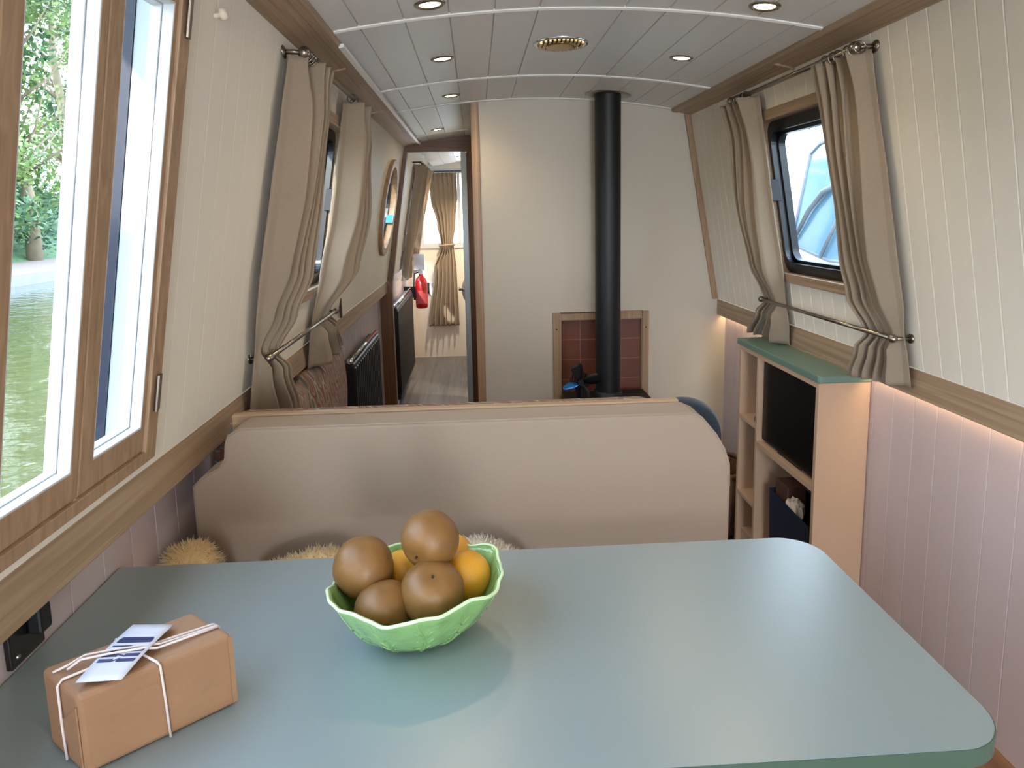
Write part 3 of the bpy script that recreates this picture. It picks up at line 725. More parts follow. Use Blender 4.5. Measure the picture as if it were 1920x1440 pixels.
sp = ons([(.02, .74, 1.02), (.10, .70, 1.06), (.2, .66, 1.125), (.34, .52, 1.13), (.46, .38, 1.125), (.60, .34, 1.06), (.75, .34, 1.035), (.97, .30, 1.03), (.975, .26, 1.03), (.8, .28, 1.035), (.56, .27, 1.06), (.46, .30, 1.125), (.30, .46, 1.13), (.16, .60, 1.12), (.08, .62, 1.05)])
MB().tube(sp, .0015, 6).build('bow_string', M['string'], t, smooth=True)
# tag with its dark lettering
tc4 = [Vector((-0.4640, 0.7370, 0)), Vector((-0.4140, 0.7380, 0)), Vector((-0.4000, 0.8430, 0)), Vector((-0.4530, 0.8470, 0))]
tz = TZ + .0008 + HH * 1.035
def tg(u, v, k=0): # u across, v along
    a = tc4[0].lerp(tc4[1], u); b_ = tc4[3].lerp(tc4[2], u); p = a.lerp(b_, v); p.z = tz + .004 + .003 * math.sin(PI * v) + k; return p
mb = MB()
mb.grid([[tg(i / 4, j / 10) for i in range(5)] for j in range(11)])
tagob = mb.build('gift_tag', M['tag'], t, solid=.0008, smooth=True)
tagob['label'] = 'white card tag with dark block letters'
mb = MB()
def stroke(u0, v0, u1, v1, w):
    a = Vector((u0, v0)); b_ = Vector((u1, v1)); d = (b_ - a); nrm = Vector((-d.y * .5, d.x * 2)); nrm.normalize()
    n1 = Vector((nrm.x * w * .5 * 1.0, nrm.y * w * .5))
    q = [a + n1, b_ + n1, b_ - n1, a - n1]
    lo = [tg(p.x, p.y, .0006) for p in q]; hi = [tg(p.x, p.y, .0009) for p in q]
    mb.add(lo + hi, [(0, 1, 2, 3), (7, 6, 5, 4), (0, 4, 5, 1), (1, 5, 6, 2), (2, 6, 7, 3), (3, 7, 4, 0)])
for (v0, a, b_) in ((.300, .08, .40), (.300, .50, .92), (.385, .08, .42), (.385, .58, .92), (.470, .08, .92), (.635, .10, .90), (.690, .14, .86)):
    stroke(a, v0, b_, v0, .05)
stroke(.40, .290, .55, .33, .02); stroke(.40, .40, .58, .37, .02); stroke(.10, .640, .14, .690, .05); stroke(.86, .690, .90, .640, .05); stroke(.10, .545, .55, .545, .02)
mb.build('lettering', M['ink'], tagob)

# bowl
bc = Vector((-.1, .968, TZ)); ang = math.radians(24)
def bowl_pt(a, s_, inner=0):
    # s_ 0 at the base centre, 1 at the rim
    ca, sa = math.cos(a), math.sin(a)
    wav = 1 + .022 * math.sin(6 * a + .6) * s_ ** 3 + .012 * math.sin(11 * a) * s_ ** 4
    rr = (.30 + .70 * ((s_ - .28) / .72) ** .62 if s_ > .28 else .30 * s_ / .28)
    h = 0.0 if s_ < .28 else .080 * ((s_ - .28) / .72) ** 1.35
    h += s_ ** 4 * (.004 * math.sin(4 * a + 1.0) + .0025 * math.sin(9 * a) + .002 * math.cos(2 * a) + .004)
    x, y = .130 * rr * wav * ca, .110 * rr * wav * sa
    rib = .0012 * math.sin(22 * a) * s_
    x *= 1 + rib * 6; y *= 1 + rib * 6
    X = x * math.cos(ang) - y * math.sin(ang); Y = x * math.sin(ang) + y * math.cos(ang)
    return bc + Vector((X, Y, h + .0006 + (.003 if inner else 0))) - (Vector((X, Y, 0)).normalized() * .0035 if inner and s_ > .28 else Vector((0, 0, 0)))
t = thing('fruit_bowl', 'green cabbage leaf bowl with wavy rim holding fruit', 'bowl', tuple(bc))
NA, NS = 110, 22
rows = [[bowl_pt(2 * PI * k / NA, j / NS) for k in range(NA)] for j in range(1, NS + 1)] + [[bowl_pt(2 * PI * k / NA, j / NS, 1) for k in range(NA)] for j in range(NS, 0, -1)]
rows.append(rows[0])
mb = MB().grid(rows, 0, True); mb.add([bowl_pt(2 * PI * k / NA, 1 / NS) for k in range(NA)], [list(range(NA))]); mb.add([bowl_pt(2 * PI * k / NA, 1 / NS, 1) for k in range(NA)], [list(range(NA))])
mb.build('leaf_body', M['bowl'], t, smooth=True)
pts = [bowl_pt(2 * PI * k / NA, 1) + Vector((0, 0, .002)) for k in range(NA + 1)]
MB().tube(pts, .0026, 6, cap=False).build('rim', M['bowlrim'], t, smooth=True)
mb = MB()
for k in range(12):
    a = 2 * PI * k / 12 + .2
    mb.tube([bowl_pt(a + .12 * math.sin(3 * q / 10), .3 + .66 * q / 10) for q in range(11)], [.0028 - .002 * q / 10 for q in range(11)], 6)
    for q in range(3, 9, 2):
        for sg in (-1, 1): mb.tube([bowl_pt(a + .12 * math.sin(3 * q / 10), .3 + .66 * q / 10), bowl_pt(a + .12 * math.sin(3 * q / 10) + sg * .11, .3 + .66 * min(1, q / 10 + .14))], [.0018, .0008], 5)
mb.build('leaf_veins', M['bowl'], t, smooth=True)
# fruit
def fruit(name, c, r, tilt, mt, label, cat, grp, dimple=True, sc=(1, 1, .94)):
    t = thing(name, label, cat, (c[0], c[1], c[2] - r * .9), grp)
    def fn(d): return 1 - .10 * math.exp(-((1 - d.z) / .05)) - .05 * math.exp(-((1 + d.z) / .06)) + .012 * math.sin(5 * math.atan2(d.y, d.x)) * (1 - d.z * d.z) if dimple else 1 + .10 * max(0, d.z) ** 8
    mb = MB().ball((0, 0, 0), r, sc, 36, 24, fn)
    R_ = Matrix.Rotation(tilt[0], 4, 'X') @ Matrix.Rotation(tilt[1], 4, 'Y')
    mb.v = [R_ @ v + Vector(c) for v in mb.v]
    mb.build('skin', mt, t, smooth=True)
    z0 = r * sc[2] * (.90 if dimple else 1.1)
    mb = MB().tube([R_ @ Vector((0, 0, z0 - .004)) + Vector(c), R_ @ Vector((.001, 0, z0 + .004)) + Vector(c)], [.0016, .0020], 7)
    mb.build('stalk', M['stem'], t)
fruit('russet_apple', (-.182, .985, .928), .0455, (-2.0, .2), M['russet'], 'brown russet apple at the left end of the bowl', 'apple', 'russet apples in the bowl')
fruit('russet_apple', (-.081, .988, .966), .0445, (1.9, -.5), M['russet'], 'brown russet apple on the very top of the fruit pile', 'apple', 'russet apples in the bowl')
fruit('russet_apple', (-.147, .940, .886), .043, (2.6, .2), M['russet'], 'brown russet apple low at the front left of the bowl', 'apple', 'russet apples in the bowl')
fruit('russet_apple', (-.077, .943, .907), .0465, (.55, .05), M['russet'], 'brown russet apple at the front showing its stalk dimple', 'apple', 'russet apples in the bowl')
fruit('orange', (-.029, 1.006, .896), .038, (-.9, .6), M['lemon'], 'bright orange yellow fruit at the right of the bowl', 'orange', 'oranges in the bowl', sc=(1, 1, 1))
fruit('orange', (-.128, 1.035, .886), .038, (-1.5, 0), M['lemon'], 'orange glimpsed between the left and front russet apples', 'orange', 'oranges in the bowl', sc=(1, 1, 1))
fruit('orange', (-.052, 1.072, .893), .036, (0, 1.0), M['lemon'], 'orange at the back of the bowl with a dark stalk', 'orange', 'oranges in the bowl', sc=(1, 1, 1))

# ------------------------------------------------------------------ dinette bench and sofa beyond
t = thing('dinette_bench', 'dinette bench with tall oatmeal upholstered back cushion facing the table', 'bench', (-.05, 1.45, .13))
out = [(-.606, .50), (-.606, .895), (-.586, .915), (-.548, .935), (-.535, .955), (-.532, .985), (-.525, 1.005), (-.50, 1.018), (.452, 1.018), (.474, 1.008), (.507, .968), (.526, .935), (.537, .90), (.539, .85), (.537, .50)]
mb = MB().prism(out, 'Y', 1.41, 1.505); mb.build('back_cushion', M['cushion'], t, bevel=.008, seg=3, smooth=False)
pp = [(x + (.0 if abs(x) < .4 else -.002 * (1 if x > 0 else -1)), 1.4135, z) for x, z in out[1:-1]]
MB().tube(pp, .0022, 6).build('piping', M['cushion'], t, smooth=True)
mb = MB().box(-.66, .54, 1.02, 1.41, .50, .58); mb.build('seat_cushion', M['cushion'], t, bevel=.02, seg=3)
mb = MB().box(-.66, .55, 1.04, 1.50, .13, .50); mb.build('plinth', M['shelfpink'], t)
mb = MB().box(-.548, .452, 1.508, 1.532, .13, 1.021); mb.build('back_board', M['oakx'], t, bevel=.004)
# sofa
t = thing('sofa', 'corner sofa behind the dinette draped with a kilim patterned throw', 'sofa', (-.1, 2.2, 0))
mb = MB().box(-.58, .42, 1.54, 1.66, .43, .998); mb.build('backrest', M['kilim'], t, bevel=.03, seg=3)
mb = MB().box(-.655, .45, 1.56, 2.28, .12, .43); mb.box(-.655, -.10, 2.28, 3.02, .12, .43); mb.build('seat_base', M['shelfpink'], t)
mb = MB().box(-.575, .44, 1.665, 2.27, .43, .53).box(-.575, -.10, 2.285, 3.01, .43, .53); mb.build('seat_cushion', M['kilim'], t, bevel=.03, seg=3)
for (a, b_, zt) in ((1.67, 2.36, .90), (2.365, 3.0, .922)):
    rows = []
    for j in range(15):
        v = j / 14; z = .535 + (zt - .535) * v
        rows.append([(LOWL + .012 + (.075 + .02 * math.sin(PI * v)) * (1 if v < .97 else .7) * (.55 + .45 * math.sin(PI * min(1, max(0, .03 + .94 * i / 16))) ** .4), a + (b_ - a) * i / 16, z - .014 * (2 * i / 16 - 1) ** 4 * v) for i in range(17)])
    mb = MB().grid(rows)
    back = [[(LOWL + .006, r[0][1], r[0][2]), (LOWL + .006, r[-1][1], r[-1][2])] for r in rows]
    mb.grid(back)
    n_ = rows[-1]; mb.add(list(n_) + [(LOWL + .006, n_[-1][1], n_[-1][2]), (LOWL + .006, n_[0][1], n_[0][2])], [list(range(19))])
    mb.add([r[0] for r in rows] + [b2[0] for b2 in reversed(back)], [list(range(30))]); mb.add([r[-1] for r in rows] + [b2[1] for b2 in reversed(back)], [list(range(30))])
    mb.build('wall_cushion', M['kilim'], t, smooth=True)
mb = MB().box(.46, .56, 1.56, 2.28, .12, .745); mb.build('arm', M['shelfpink'], t, bevel=.02, seg=3)
# round navy cushion on the sofa arm
o = MB().lathe([(0, -.045), (.06, -.043), (.098, -.03), (.108, 0), (.098, .03), (.06, .043), (0, .045)], (.520, 1.72, .862), (0, 1, .06), 40).build('round_cushion', M['navy'], None, (.52, 1.72, .755), smooth=True)
tag(o, 'dark navy round cushion peeping over the right end of the bench back', 'cushion')
# sheepskin cushions
def fleece(name, c, sc, mt, label, seed, n=2600, L=.016):
    rnd = random.Random(seed); mb = MB()
    def fn(d): return 1 + .06 * math.sin(5 * d.x + seed) * math.cos(4 * d.z + 2 * d.y)
    mb.ball(c, 1, sc, 32, 20, fn)
    for _ in range(n):
        d = Vector((rnd.gauss(0, 1), rnd.gauss(0, 1), rnd.gauss(0, 1))).normalized()
        p = Vector(c) + Vector((d.x * sc[0], d.y * sc[1], d.z * sc[2])) * fn(d) * .985
        nrm = Vector((d.x / sc[0], d.y / sc[1], d.z / sc[2])).normalized(); nrm = (nrm + Vector((rnd.gauss(0, .35), rnd.gauss(0, .35), rnd.gauss(0, .35)))).normalized()
        s1 = nrm.orthogonal().normalized() * .0026; s2 = nrm.cross(s1)
        l_ = L * rnd.uniform(.5, 1.2)
        mb.add([p + s1, p - s1 * .5 + s2 * .87, p - s1 * .5 - s2 * .87, p + nrm * l_], [(0, 1, 3), (1, 2, 3), (2, 0, 3)])
    o = mb.build(name, mt, None, (c[0], c[1], c[2] - sc[2]), smooth=True, fix=False)
    return tag(o, label, 'cushion', 'sheepskin cushions on the dinette bench')
fleece('sheepskin_cushion', (-.582, 1.315, .70), (.062, .07, .118), M['fleece'], 'upright cream sheepskin cushion in the left corner by the wall', 2)
fleece('sheepskin_cushion', (-.345, 1.345, .665), (.13, .048, .112), M['fleece'], 'cream sheepskin cushion leaning on the bench back left of the fruit bowl', 3)
fleece('sheepskin_cushion', (-.005, 1.345, .675), (.10, .05, .108), M['fleecew'], 'ivory sheepskin cushion just showing behind the fruit bowl', 6)

# ------------------------------------------------------------------ television unit
CX0, CY0, CY1 = 1.065, 2.07, 2.73
t = thing('media_unit', 'blush shelving unit with green top built under the right rail', 'shelving unit', (1.15, 2.4, 0))
mb = MB().prism([(CX0 - .004, CY0 + .004), (CX0 + .004, CY0 - .004), (LOWR - .002, CY0 - .004), (LOWR - .002, CY1 + .02), (CX0 - .004, CY1 + .02)], 'Z', .897, .921)
mb.build('top', M['shelfgreen'], t, bevel=.003)
mb = MB().box(CX0, LOWR - .002, CY0, CY0 + .018, .02, .8965); mb.build('side_panel', M['shelfpink'], t, bevel=.001)
mb = MB().box(CX0, LOWR - .002, CY1 - .018, CY1, .02, .8965); mb.build('side_panel', M['shelfpink'], t, bevel=.001)
mb = MB().box(CX0, LOWR - .012, 2.535, 2.551, .02, .88); mb.build('divider', M['shelfpink'], t, bevel=.001)
mb = MB().box(CX0 + .0005, LOWR - .012, CY0 + .018, CY1 - .018, .88, .8965); mb.build('top_rail', M['shelfpink'], t)
mb = MB().box(LOWR - .012, LOWR - .003, CY0 + .018, CY1 - .018, .02, .88); mb.build('back_panel', M['pink'], t)
mb = MB().box(CX0, LOWR - .012, CY0 + .018, 2.535, .532, .552); mb.build('shelf', M['shelfpink'], t, bevel=.001)
mb = MB().box(CX0, LOWR - .012, CY0 + .018, 2.535, .115, .135); mb.build('shelf', M['shelfpink'], t, bevel=.001)
for z in (.595, .27): MB().box(CX0, LOWR - .012, 2.551, CY1 - .018, z, z + .016).build('shelf', M['shelfpink'], t, bevel=.001)
mb = MB().box(CX0 + .02, LOWR - .012, CY0 + .018, CY1 - .018, .02, .115); mb.build('kickboard', M['shelfpink'], t)
t = thing('television', 'flat black television set into the blush shelving unit', 'television', (1.09, 2.31, .552))
MB().box(1.085, 1.115, 2.092, 2.532, .562, .877).build('housing', M['black'], t, bevel=.003)
MB().box(1.0835, 1.085, 2.10, 2.524, .572, .869).build('screen', M['screen'], t)
MB().box(1.09, 1.15, 2.22, 2.40, .5525, .562).build('stand', M['black'], t)
t = thing('wall_socket', 'white double socket low inside the shelving unit', 'socket', (LOWR - .014, 2.16, .46))
MB().box(LOWR - .022, LOWR - .0125, 2.10, 2.235, .42, .505).build('plate', M['socket'], t, bevel=.002)
for y in (2.135, 2.2): MB().box(LOWR - .025, LOWR - .022, y - .006, y + .006, .475, .490).build('switch', M['socket'], t)
t = thing('gift_bag', 'dark navy gift bag with wrapped items on the bottom shelf', 'bag', (1.145, 2.3, .135))
mb = MB(); x0, x1, y0_, y1_, z0_, z1_ = 1.09, 1.20, 2.135, 2.44, .1355, .40
mb.add([(x0, y0_, z0_), (x1, y0_, z0_), (x1, y1_, z0_), (x0, y1_, z0_), (x0 - .006, y0_ - .004, z1_ - .012), (x1 + .004, y0_ - .004, z1_ - .02), (x1 + .004, y1_ + .004, z1_ + .006), (x0 - .006, y1_ + .004, z1_)],
       [(0, 1, 2, 3), (0, 4, 5, 1), (1, 5, 6, 2), (2, 6, 7, 3), (3, 7, 4, 0)]); mb.build('bag_body', M['bagnavy'], t, solid=.0012)
mb = MB().box(1.10, 1.17, 2.33, 2.43, .16, .445); mb.build('brown_box', M['brownbox'], t, bevel=.003)
def crump(d): return 1 + .16 * math.sin(9 * d.x + 3) * math.sin(8 * d.y) + .1 * math.sin(13 * d.z)
MB().ball((1.115, 2.30, .375), .042, (.7, 1.1, 1), 18, 12, crump).build('wrapped_item', M['tissue'], t)
o = MB().box(1.08, 1.12, 2.565, 2.60, .6115, .633).build('remote_control', M['navy'], None, (1.10, 2.58, .6115), bevel=.004); tag(o, 'small dark remote on the small upper shelf beside the television', 'remote control')
t = thing('log_basket', 'dark wicker basket of logs on the floor beyond the bench end', 'basket', (1.05, 2.98, 0))
MB().lathe([(.10, .0), (.14, .02), (.155, .16), (.165, .30), (.158, .30), (.148, .16), (.13, .03), (0, .02)], (1.05, 2.96, 0), (0, 0, 1), 28).build('wicker_body', M['wicker'], t, smooth=True)
N = 28; MB().tube([(1.05 + .162 * math.cos(2 * PI * k / N), 2.96 + .162 * math.sin(2 * PI * k / N), .30 + .004 * (k % 2)) for k in range(N + 1)], .011, 8).build('rim', M['wicker'], t, smooth=True)
for i in range(4):
    a = .8 * i; p = Vector((1.02 + .02 * i, 2.90 + .045 * i, .06)); q = p + Vector((.05 * math.cos(a), .03 * math.sin(a), .30))
    tag(MB().tube([p, q], .030, 9).build('log', M['log'], None, tuple(p), smooth=False), ['split log standing nearest in the wicker basket', 'second split log in the wicker basket', 'third split log in the wicker basket', 'split log at the back of the wicker basket'][i], 'log', 'logs in the basket')

# ------------------------------------------------------------------ radiators, extinguisher and small wall fittings
def radiator(label, y0, y1, z0, z1, x1):
    t = thing('radiator', label, 'radiator', (LOWL, (y0 + y1) / 2, z0), 'black column radiators on the left wall')
    n = int((y1 - y0) / .052)
    for k in range(n):
        y = y0 + (k + .5) * (y1 - y0) / n
        mb = MB()
        mb.box(LOWL + .03, x1, y - .019, y + .019, z0 + .03, z1 - .025)
        mb.build('column', M['rad'], t, bevel=.010, seg=3)
    for z in (z0 + .025, z1 - .025): MB().box(LOWL + .02, x1 - .006, y0, y1, z - .02, z + .02).build('header', M['rad'], t, bevel=.012, seg=3)
    MB().tube([(x1 - .02, y0 - .015, z1 + .01), (x1 - .02, y1 - .02, z1 + .01)], .009, 10).build('top_rail', M['shine'], t, smooth=True)
    MB().ball((x1 - .02, y0 - .015, z1 + .01), .016, nu=12, nv=8).build('valve', M['shine'], t, smooth=True)
    MB().tube([(x1 - .03, y0 + .012, z0 + .01), (x1 - .03, y0 + .012, .0)], .008, 8).build('pipe', M['shine'], t, smooth=True)
    for y in (y0 + .1, y1 - .1): MB().box(LOWL, LOWL + .035, y - .015, y + .015, z1 - .12, z1 - .08).build('wall_bracket', M['rad'], t)
radiator('black radiator on the corridor wall in front of the doorway', 3.18, 4.02, .18, .775, -.572)
radiator('taller black radiator through the doorway below the extinguisher', 4.98, 6.15, .10, .79, -.570)
ex, ey = -.505, 6.32
t = thing('fire_extinguisher', 'red fire extinguisher on the wall through the doorway', 'fire extinguisher', (ex, ey, .62))
MB().lathe([(0, 0), (.045, 0), (.055, .012), (.055, .235), (.045, .27), (.022, .295), (.022, .31), (0, .31)], (ex, ey, .60), (0, 0, 1), 24).build('cylinder', M['red'], t, smooth=True)
MB().lathe([(.0556, 0), (.0556, .12)], (ex, ey, .645), (0, 0, 1), 24).build('printed_label', M['labelw'], t, smooth=True)
MB().box(ex - .018, ex + .018, ey - .02, ey + .02, .91, .95).build('valve_head', M['white'], t, bevel=.004)
MB().box(ex - .012, ex + .012, ey - .11, ey + .03, .95, .965).build('lever', M['white'], t, bevel=.003)
MB().tube([(ex - .02, ey, .93), (ex - .055, ey - .03, .92), (ex - .065, ey - .04, .8), (ex - .06, ey - .03, .68)], .009, 8).build('hose', M['black'], t, smooth=True)
MB().box(LOWL, ex - .056, ey - .02, ey + .02, .70, .80).build('wall_bracket', M['black'], t)
o = MB().box(-.555, -.462, 6.21, 6.218, .955, 1.10).build('safety_notice', M['fleecew'], None, (-.51, 6.21, .955)); 
o.data.materials.clear(); o.data.materials.append(M['tag'])
tag(o, 'small white card hanging above the red extinguisher', 'card')
MB().box(wl(1.09), -.555, 6.21, 6.218, 1.08, 1.095).build('bracket', M['white'], o)
t = thing('wall_socket', 'small dark and white socket on the far wall left of the tied curtain', 'socket', (-.475, 6.999, .70))
MB().box(-.505, -.475, 6.985, 6.9995, .655, .765).build('plate', M['socketbk'], t)
MB().box(-.475, -.45, 6.985, 6.9995, .655, .765).build('insert', M['socket'], t)
t = thing('wall_socket', 'black socket on the left wall just above the table', 'socket', (LOWL, .945, .88))
MB().box(LOWL, LOWL + .009, .908, .982, .838, .922).build('plate', M['socketbk'], t, bevel=.002)
MB().box(LOWL + .009, LOWL + .03, .945, .972, .868, .918).build('plug', M['black'], t, bevel=.004)
for z in (.852,): MB().lathe([(0, 0), (.004, 0), (.003, .002), (0, .002)], (LOWL + .009, .922, z), (1, 0, 0), 10).build('screw', M['chrome'], t)
zz = 1.818
o = MB().lathe([(.004, 0), (.004, .010), (.010, .012), (.011, .018), (.008, .023), (0, .024)], (wl(zz), 1.369, zz), (1, 0, K), 16).build('wall_hook', M['fleecew'], None, (wl(zz), 1.369, zz), smooth=True)
tag(o, 'small cream knob high on the left wall beside the hatch window', 'knob')
o = MB().box(wl(1.06), wl(1.06) + .006, 3.02, 3.05, 1.01, 1.10).build('light_switch', M['stem'], None, (wl(1.06), 3.03, 1.05)); tag(o, 'slim dark switch on the left wall beyond the curtains', 'switch')
# bed and pillow in the front cabin
t = thing('bed', 'bed in the front cabin partly hidden by the open door', 'bed', (.4, 6.3, 0))
MB().box(-.085, 1.15, 5.75, 6.80, 0, .40).build('bed_base', M['shelfpink'], t)
MB().box(-.085, 1.15, 5.75, 6.80, .40, .58).build('mattress', M['fleecew'], t, bevel=.03, seg=3)
o = MB().ball((.02, 6.3, .76), 1, (.16, .12, .175), 24, 16, lambda d: 1).build('pillow', M['linen'], None, (.02, 6.3, .59), smooth=True)
tag(o, 'beige pillow propped on the front cabin bed beside the door edge', 'pillow')

# ------------------------------------------------------------------ outside: canal, bank, trees, neighbouring boat
struct(MB().box(-7.2, -.86, -30, 60, .40, .46).box(1.45, 30, -30, 60, .40, .46).build('canal_water', M['water']), 'olive canal water outside the hatch window', 'water')
struct(MB().box(-7.5, -7.18, -30, 60, .3, .66).build('kerb', M['stone'], bevel=.02), 'pale stone kerb along the far canal bank', 'kerb')
struct(MB().box(-9.2, -7.5, -30, 60, .3, .66).build('towpath', M['gravel']), 'leaf strewn towpath on the far bank', 'path')
struct(MB().add([(-9.2, -30, .66), (-9.2, 60, .66), (-14, 60, 2.4), (-14, -30, 2.4), (-40, 60, 3.5), (-40, -30, 3.5)], [(0, 1, 2, 3), (3, 2, 4, 5)]).build('bank_ground', M['grass']), 'grassy bank rising behind the towpath', 'ground')
def leaves(mb, rnd, n, cen, rad, size, mi=0, hollow=.35):
    for _ in range(n):
        d = Vector((rnd.gauss(0, 1), rnd.gauss(0, 1), rnd.gauss(0, 1))).normalized() * (hollow + (1 - hollow) * rnd.random() ** .6)
        p = Vector(cen) + Vector((d.x * rad[0], d.y * rad[1], d.z * rad[2]))
        a = Vector((rnd.gauss(0, 1), rnd.gauss(0, 1), rnd.gauss(0, 1))).normalized(); b_ = a.orthogonal().normalized(); s_ = size * rnd.uniform(.6, 1.3)
        mb.add([p - a * s_, p + b_ * s_ * .5, p + a * s_, p - b_ * s_ * .5], [(0, 1, 2, 3)], mi)
rnd = random.Random(11)
def tree_proto():
    mb = MB()
    mb.tube([(0, 0, 0), (.1, .05, 1.2), (-.1, .1, 2.6), (.15, 0, 4.2), (.05, .1, 5.8)], [.16, .13, .11, .08, .04], 9)
    trunk = mb
    br = MB()
    for k in range(26):
        h = 1.4 + 4.2 * rnd.random(); a = rnd.uniform(0, 2 * PI); L_ = rnd.uniform(.8, 1.7)
        p = Vector((0, 0, h)); q = p + Vector((math.cos(a) * L_ * .5, math.sin(a) * L_ * .5, .5)); r2 = p + Vector((math.cos(a) * L_, math.sin(a) * L_, .8 + rnd.random()))
        br.tube([p, q, r2], [.035, .022, .008], 5)
    fo = MB()
    for k in range(34):
        a = rnd.uniform(0, 2 * PI); h = rnd.uniform(.5, 6.2); r0 = rnd.uniform(.2, 1.4)
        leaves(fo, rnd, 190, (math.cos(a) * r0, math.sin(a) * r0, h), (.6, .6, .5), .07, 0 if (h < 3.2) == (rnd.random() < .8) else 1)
    return trunk, br, fo
tr_, br_, fo_ = tree_proto()
spots = [(-9.6, 13.3), (-9.2, 15.0), (-10.4, 16.2), (-9.9, 11.4), (-10.6, 19.0), (-9.8, 8.6), (-10.2, 22.5), (-9.7, 5.5), (-10.5, 27.0)]
tl = ['ivy covered tree seen in the middle of the hatch pane', 'ivy tree behind the middle one towards the bow', 'taller tree standing further back on the bank', 'ivy covered tree at the left of the hatch pane', 'tree further along the far bank',
      'tree opposite the boat on the far bank', 'distant tree along the far bank', 'tree on the far bank nearest the camera', 'most distant tree on the far bank']
proto = None
for i, (x, y) in enumerate(spots):
    z = .66 + max(0, (-9.2 - x)) * .36
    if proto is None:
        t = thing('tree', tl[i], 'tree', (0, 0, 0), 'trees on the far bank')
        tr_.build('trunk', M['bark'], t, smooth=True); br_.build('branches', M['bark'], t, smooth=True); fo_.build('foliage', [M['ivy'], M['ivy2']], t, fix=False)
        proto = t
    else:
        t = proto.copy(); COL.objects.link(t); t['label'] = tl[i]
        for ch in proto.children:
            c = ch.copy(); COL.objects.link(c); c.parent = t
    t.location = (x, y, z - .05); t.rotation_euler = (0, 0, 1.3 * i); s_ = 1 + .12 * ((i * 7) % 5 - 2) / 2; t.scale = (s_, s_, s_)
mb = MB()
for k in range(60):
    y = 4 + 26 * rnd.random(); x = -9.5 - 1.6 * rnd.random()
    leaves(mb, rnd, 150, (x, y, 1.0 + rnd.random() * 1.6), (.8, .8, .8), .07, k % 2)
o = mb.build('undergrowth', [M['ivy'], M['ivy2']], fix=False); tag(o, 'ivy undergrowth filling the bank between the trees', 'undergrowth', None, 'stuff')
struct(MB().box(-2.2, 1.6, -5.2, -4.9, -.2, 3.2).build('sun_block', M['boatwhite']), 'unseen white block added to keep sun out of the stern doorway', 'wall')  # unseen block added to shade the stern doorway from the sun
for nm_, x0, x1 in (('left', -.86, -.71), ('right', 1.30, 1.45)):
    struct(MB().box(x0, x1, -3, 7.2, -.2, .93).build('hull_' + nm_, M['navygloss']), 'navy steel hull side below the %s gunwale' % nm_, 'hull')
# neighbouring cruiser
t = thing('cruiser', 'white cruiser moored alongside, seen through the right window', 'boat', (2.6, 5, .46))
BX = 2.25
mb = MB().prism([(BX - .10, .46), (BX - .12, 1.02), (BX, 1.10), (BX + .12, 2.45), (BX + 1.9, 2.45), (BX + 2.1, 1.10), (BX + 2.1, .46)], 'Y', -1, 9.5); mb.build('cabin', M['boatwhite'], t, bevel=.03, seg=3)
def bs(y, z, out=0): return (BX + .12 * (z - 1.1) / 1.35 - out, y, z)
o_ = [(4.86, 1.185), (4.30, 1.10), (3.6, 1.10), (3.6, 1.90), (4.18, 1.90), (4.62, 1.86), (4.74, 1.80)]
mb = MB().add([bs(y, z, .004) for y, z in o_] + [bs(y, z, .0) for y, z in o_], [list(range(7))] + [[i, (i + 1) % 7, (i + 1) % 7 + 7, i + 7] for i in range(7)])
mb.build('windscreen', M['boatglass'], t)
MB().tube([bs(y, z, .006) for y, z in o_] + [bs(*o_[0], .006)], .012, 6).build('window_seal', M['rubber'], t)
MB().tube([bs(4.80, 1.22, .02), bs(4.62, 1.42, .03), bs(4.45, 1.54, .03), bs(4.30, 1.58, .03)], [.012, .018, .02, .016], 8).build('wiper', M['rubber'], t, smooth=True)
MB().tube([bs(4.40, 1.12, .02), bs(4.15, 1.48, .03)], .012, 6).build('wiper', M['rubber'], t, smooth=True)
mb = MB().box(BX - .13, BX - .09, -1, 9.5, .98, 1.01); mb.build('rubbing_strake', M['rubber'], t)

# ------------------------------------------------------------------ light
w = bpy.data.worlds.new('sky'); S.world = w; w.use_nodes = True
n = w.node_tree.nodes; l = w.node_tree.links; bg = n['Background']
tc = n.new('ShaderNodeTexCoord'); sp = n.new('ShaderNodeSeparateXYZ'); l.new(tc.outputs['Generated'], sp.inputs[0])
cr = n.new('ShaderNodeValToRGB'); cr.color_ramp.elements[0].color = (.76, .88, 1, 1); cr.color_ramp.elements[1].color = (.5, .7, 1, 1)
l.new(sp.outputs['Z'], cr.inputs[0]); l.new(cr.outputs[0], bg.inputs['Color']); bg.inputs['Strength'].default_value = 5.2
def light(kind, name, loc, rot, energy, col, **kw):
    d = bpy.data.lights.new(name, kind); d.energy = energy; d.color = col
    for k, v in kw.items(): setattr(d, k, v)
    o = bpy.data.objects.new(name, d); COL.objects.link(o); o.location = loc; o.rotation_euler = rot; return o
sun = light('SUN', 'sun', (0, 0, 10), (0, 0, 0), 2.2, (1, .95, .86), angle=.01)
sun.rotation_euler = Vector((0, 0, -1)).rotation_difference(Vector((.155, .87, -.25)).normalized()).to_euler()
# added fill lamp at the unseen stern doorway, brightens the cabin
light('AREA', 'stern_fill', (.3, -2.98, 1.15), (PI / 2, 0, 0), 34, (.86, .93, 1), shape='RECTANGLE', size=.8, size_y=1.5)
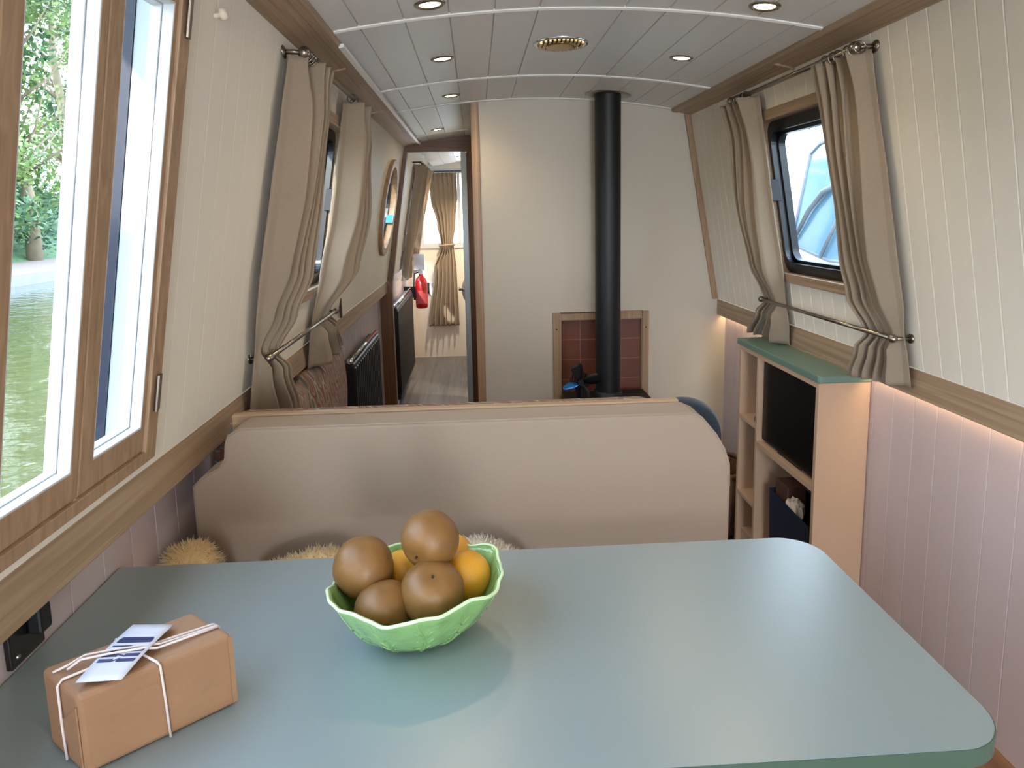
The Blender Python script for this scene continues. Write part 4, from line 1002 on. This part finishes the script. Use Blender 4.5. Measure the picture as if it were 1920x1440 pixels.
# sampling portals at the window openings
def portal(W, inn, y0, y1, z0, z1):
    zc_ = (z0 + z1) / 2
    o = light('AREA', 'window_portal', (W(zc_) - inn * .09, (y0 + y1) / 2, zc_), (0, 0, 0), 1, (1, 1, 1), shape='RECTANGLE', size=(z1 - z0), size_y=(y1 - y0))
    o.data.cycles.is_portal = True
    o.rotation_euler = Vector((0, 0, -1)).rotation_difference(Vector((inn, 0, 0))).to_euler()
portal(wl, 1, HATCH[0], HATCH[1], 1.04, 1.84); portal(wl, 1, *WINL); portal(wr, -1, *WINR); portal(wr, -1, *FARR)

# ------------------------------------------------------------------ camera (level shot, lens shifted)
cam = bpy.data.cameras.new('camera'); co = bpy.data.objects.new('camera', cam); COL.objects.link(co)
f, cx_, cy_, p, yw, rl = 1300., 960., 592.10, .148298, .050022, -.021043
cam.sensor_fit = 'HORIZONTAL'; cam.sensor_width = 36; cam.lens = f / 1920 * 36
cam.shift_x = -(cx_ - 960) / 1920; cam.shift_y = (cy_ - 720) / 1920
cam.clip_start = .02; cam.clip_end = 300
cp, sp_, cy, sy, cr_, sr = math.cos(p), math.sin(p), math.cos(yw), math.sin(yw), math.cos(rl), math.sin(rl)
B = Matrix(((1, 0, 0), (0, 0, -1), (0, 1, 0)))
R = Matrix(((cr_, -sr, 0), (sr, cr_, 0), (0, 0, 1))) @ Matrix(((1, 0, 0), (0, cp, -sp_), (0, sp_, cp))) @ B @ Matrix(((cy, -sy, 0), (sy, cy, 0), (0, 0, 1)))
Rc = R.transposed() @ Matrix(((1, 0, 0), (0, -1, 0), (0, 0, -1)))
co.matrix_world = Matrix.Translation((0, 0, H)) @ Rc.to_4x4()
S.camera = co
S.view_settings.view_transform = 'Standard'; S.view_settings.look = 'None'; S.view_settings.gamma = 1; S.view_settings.exposure = 1.0
S.cycles.use_denoising = True; S.cycles.max_bounces = 10; S.cycles.diffuse_bounces = 6; S.cycles.transparent_max_bounces = 16
S.cycles.sample_clamp_indirect = 6
for o in S.objects:
    if '_o' in o: del o['_o']
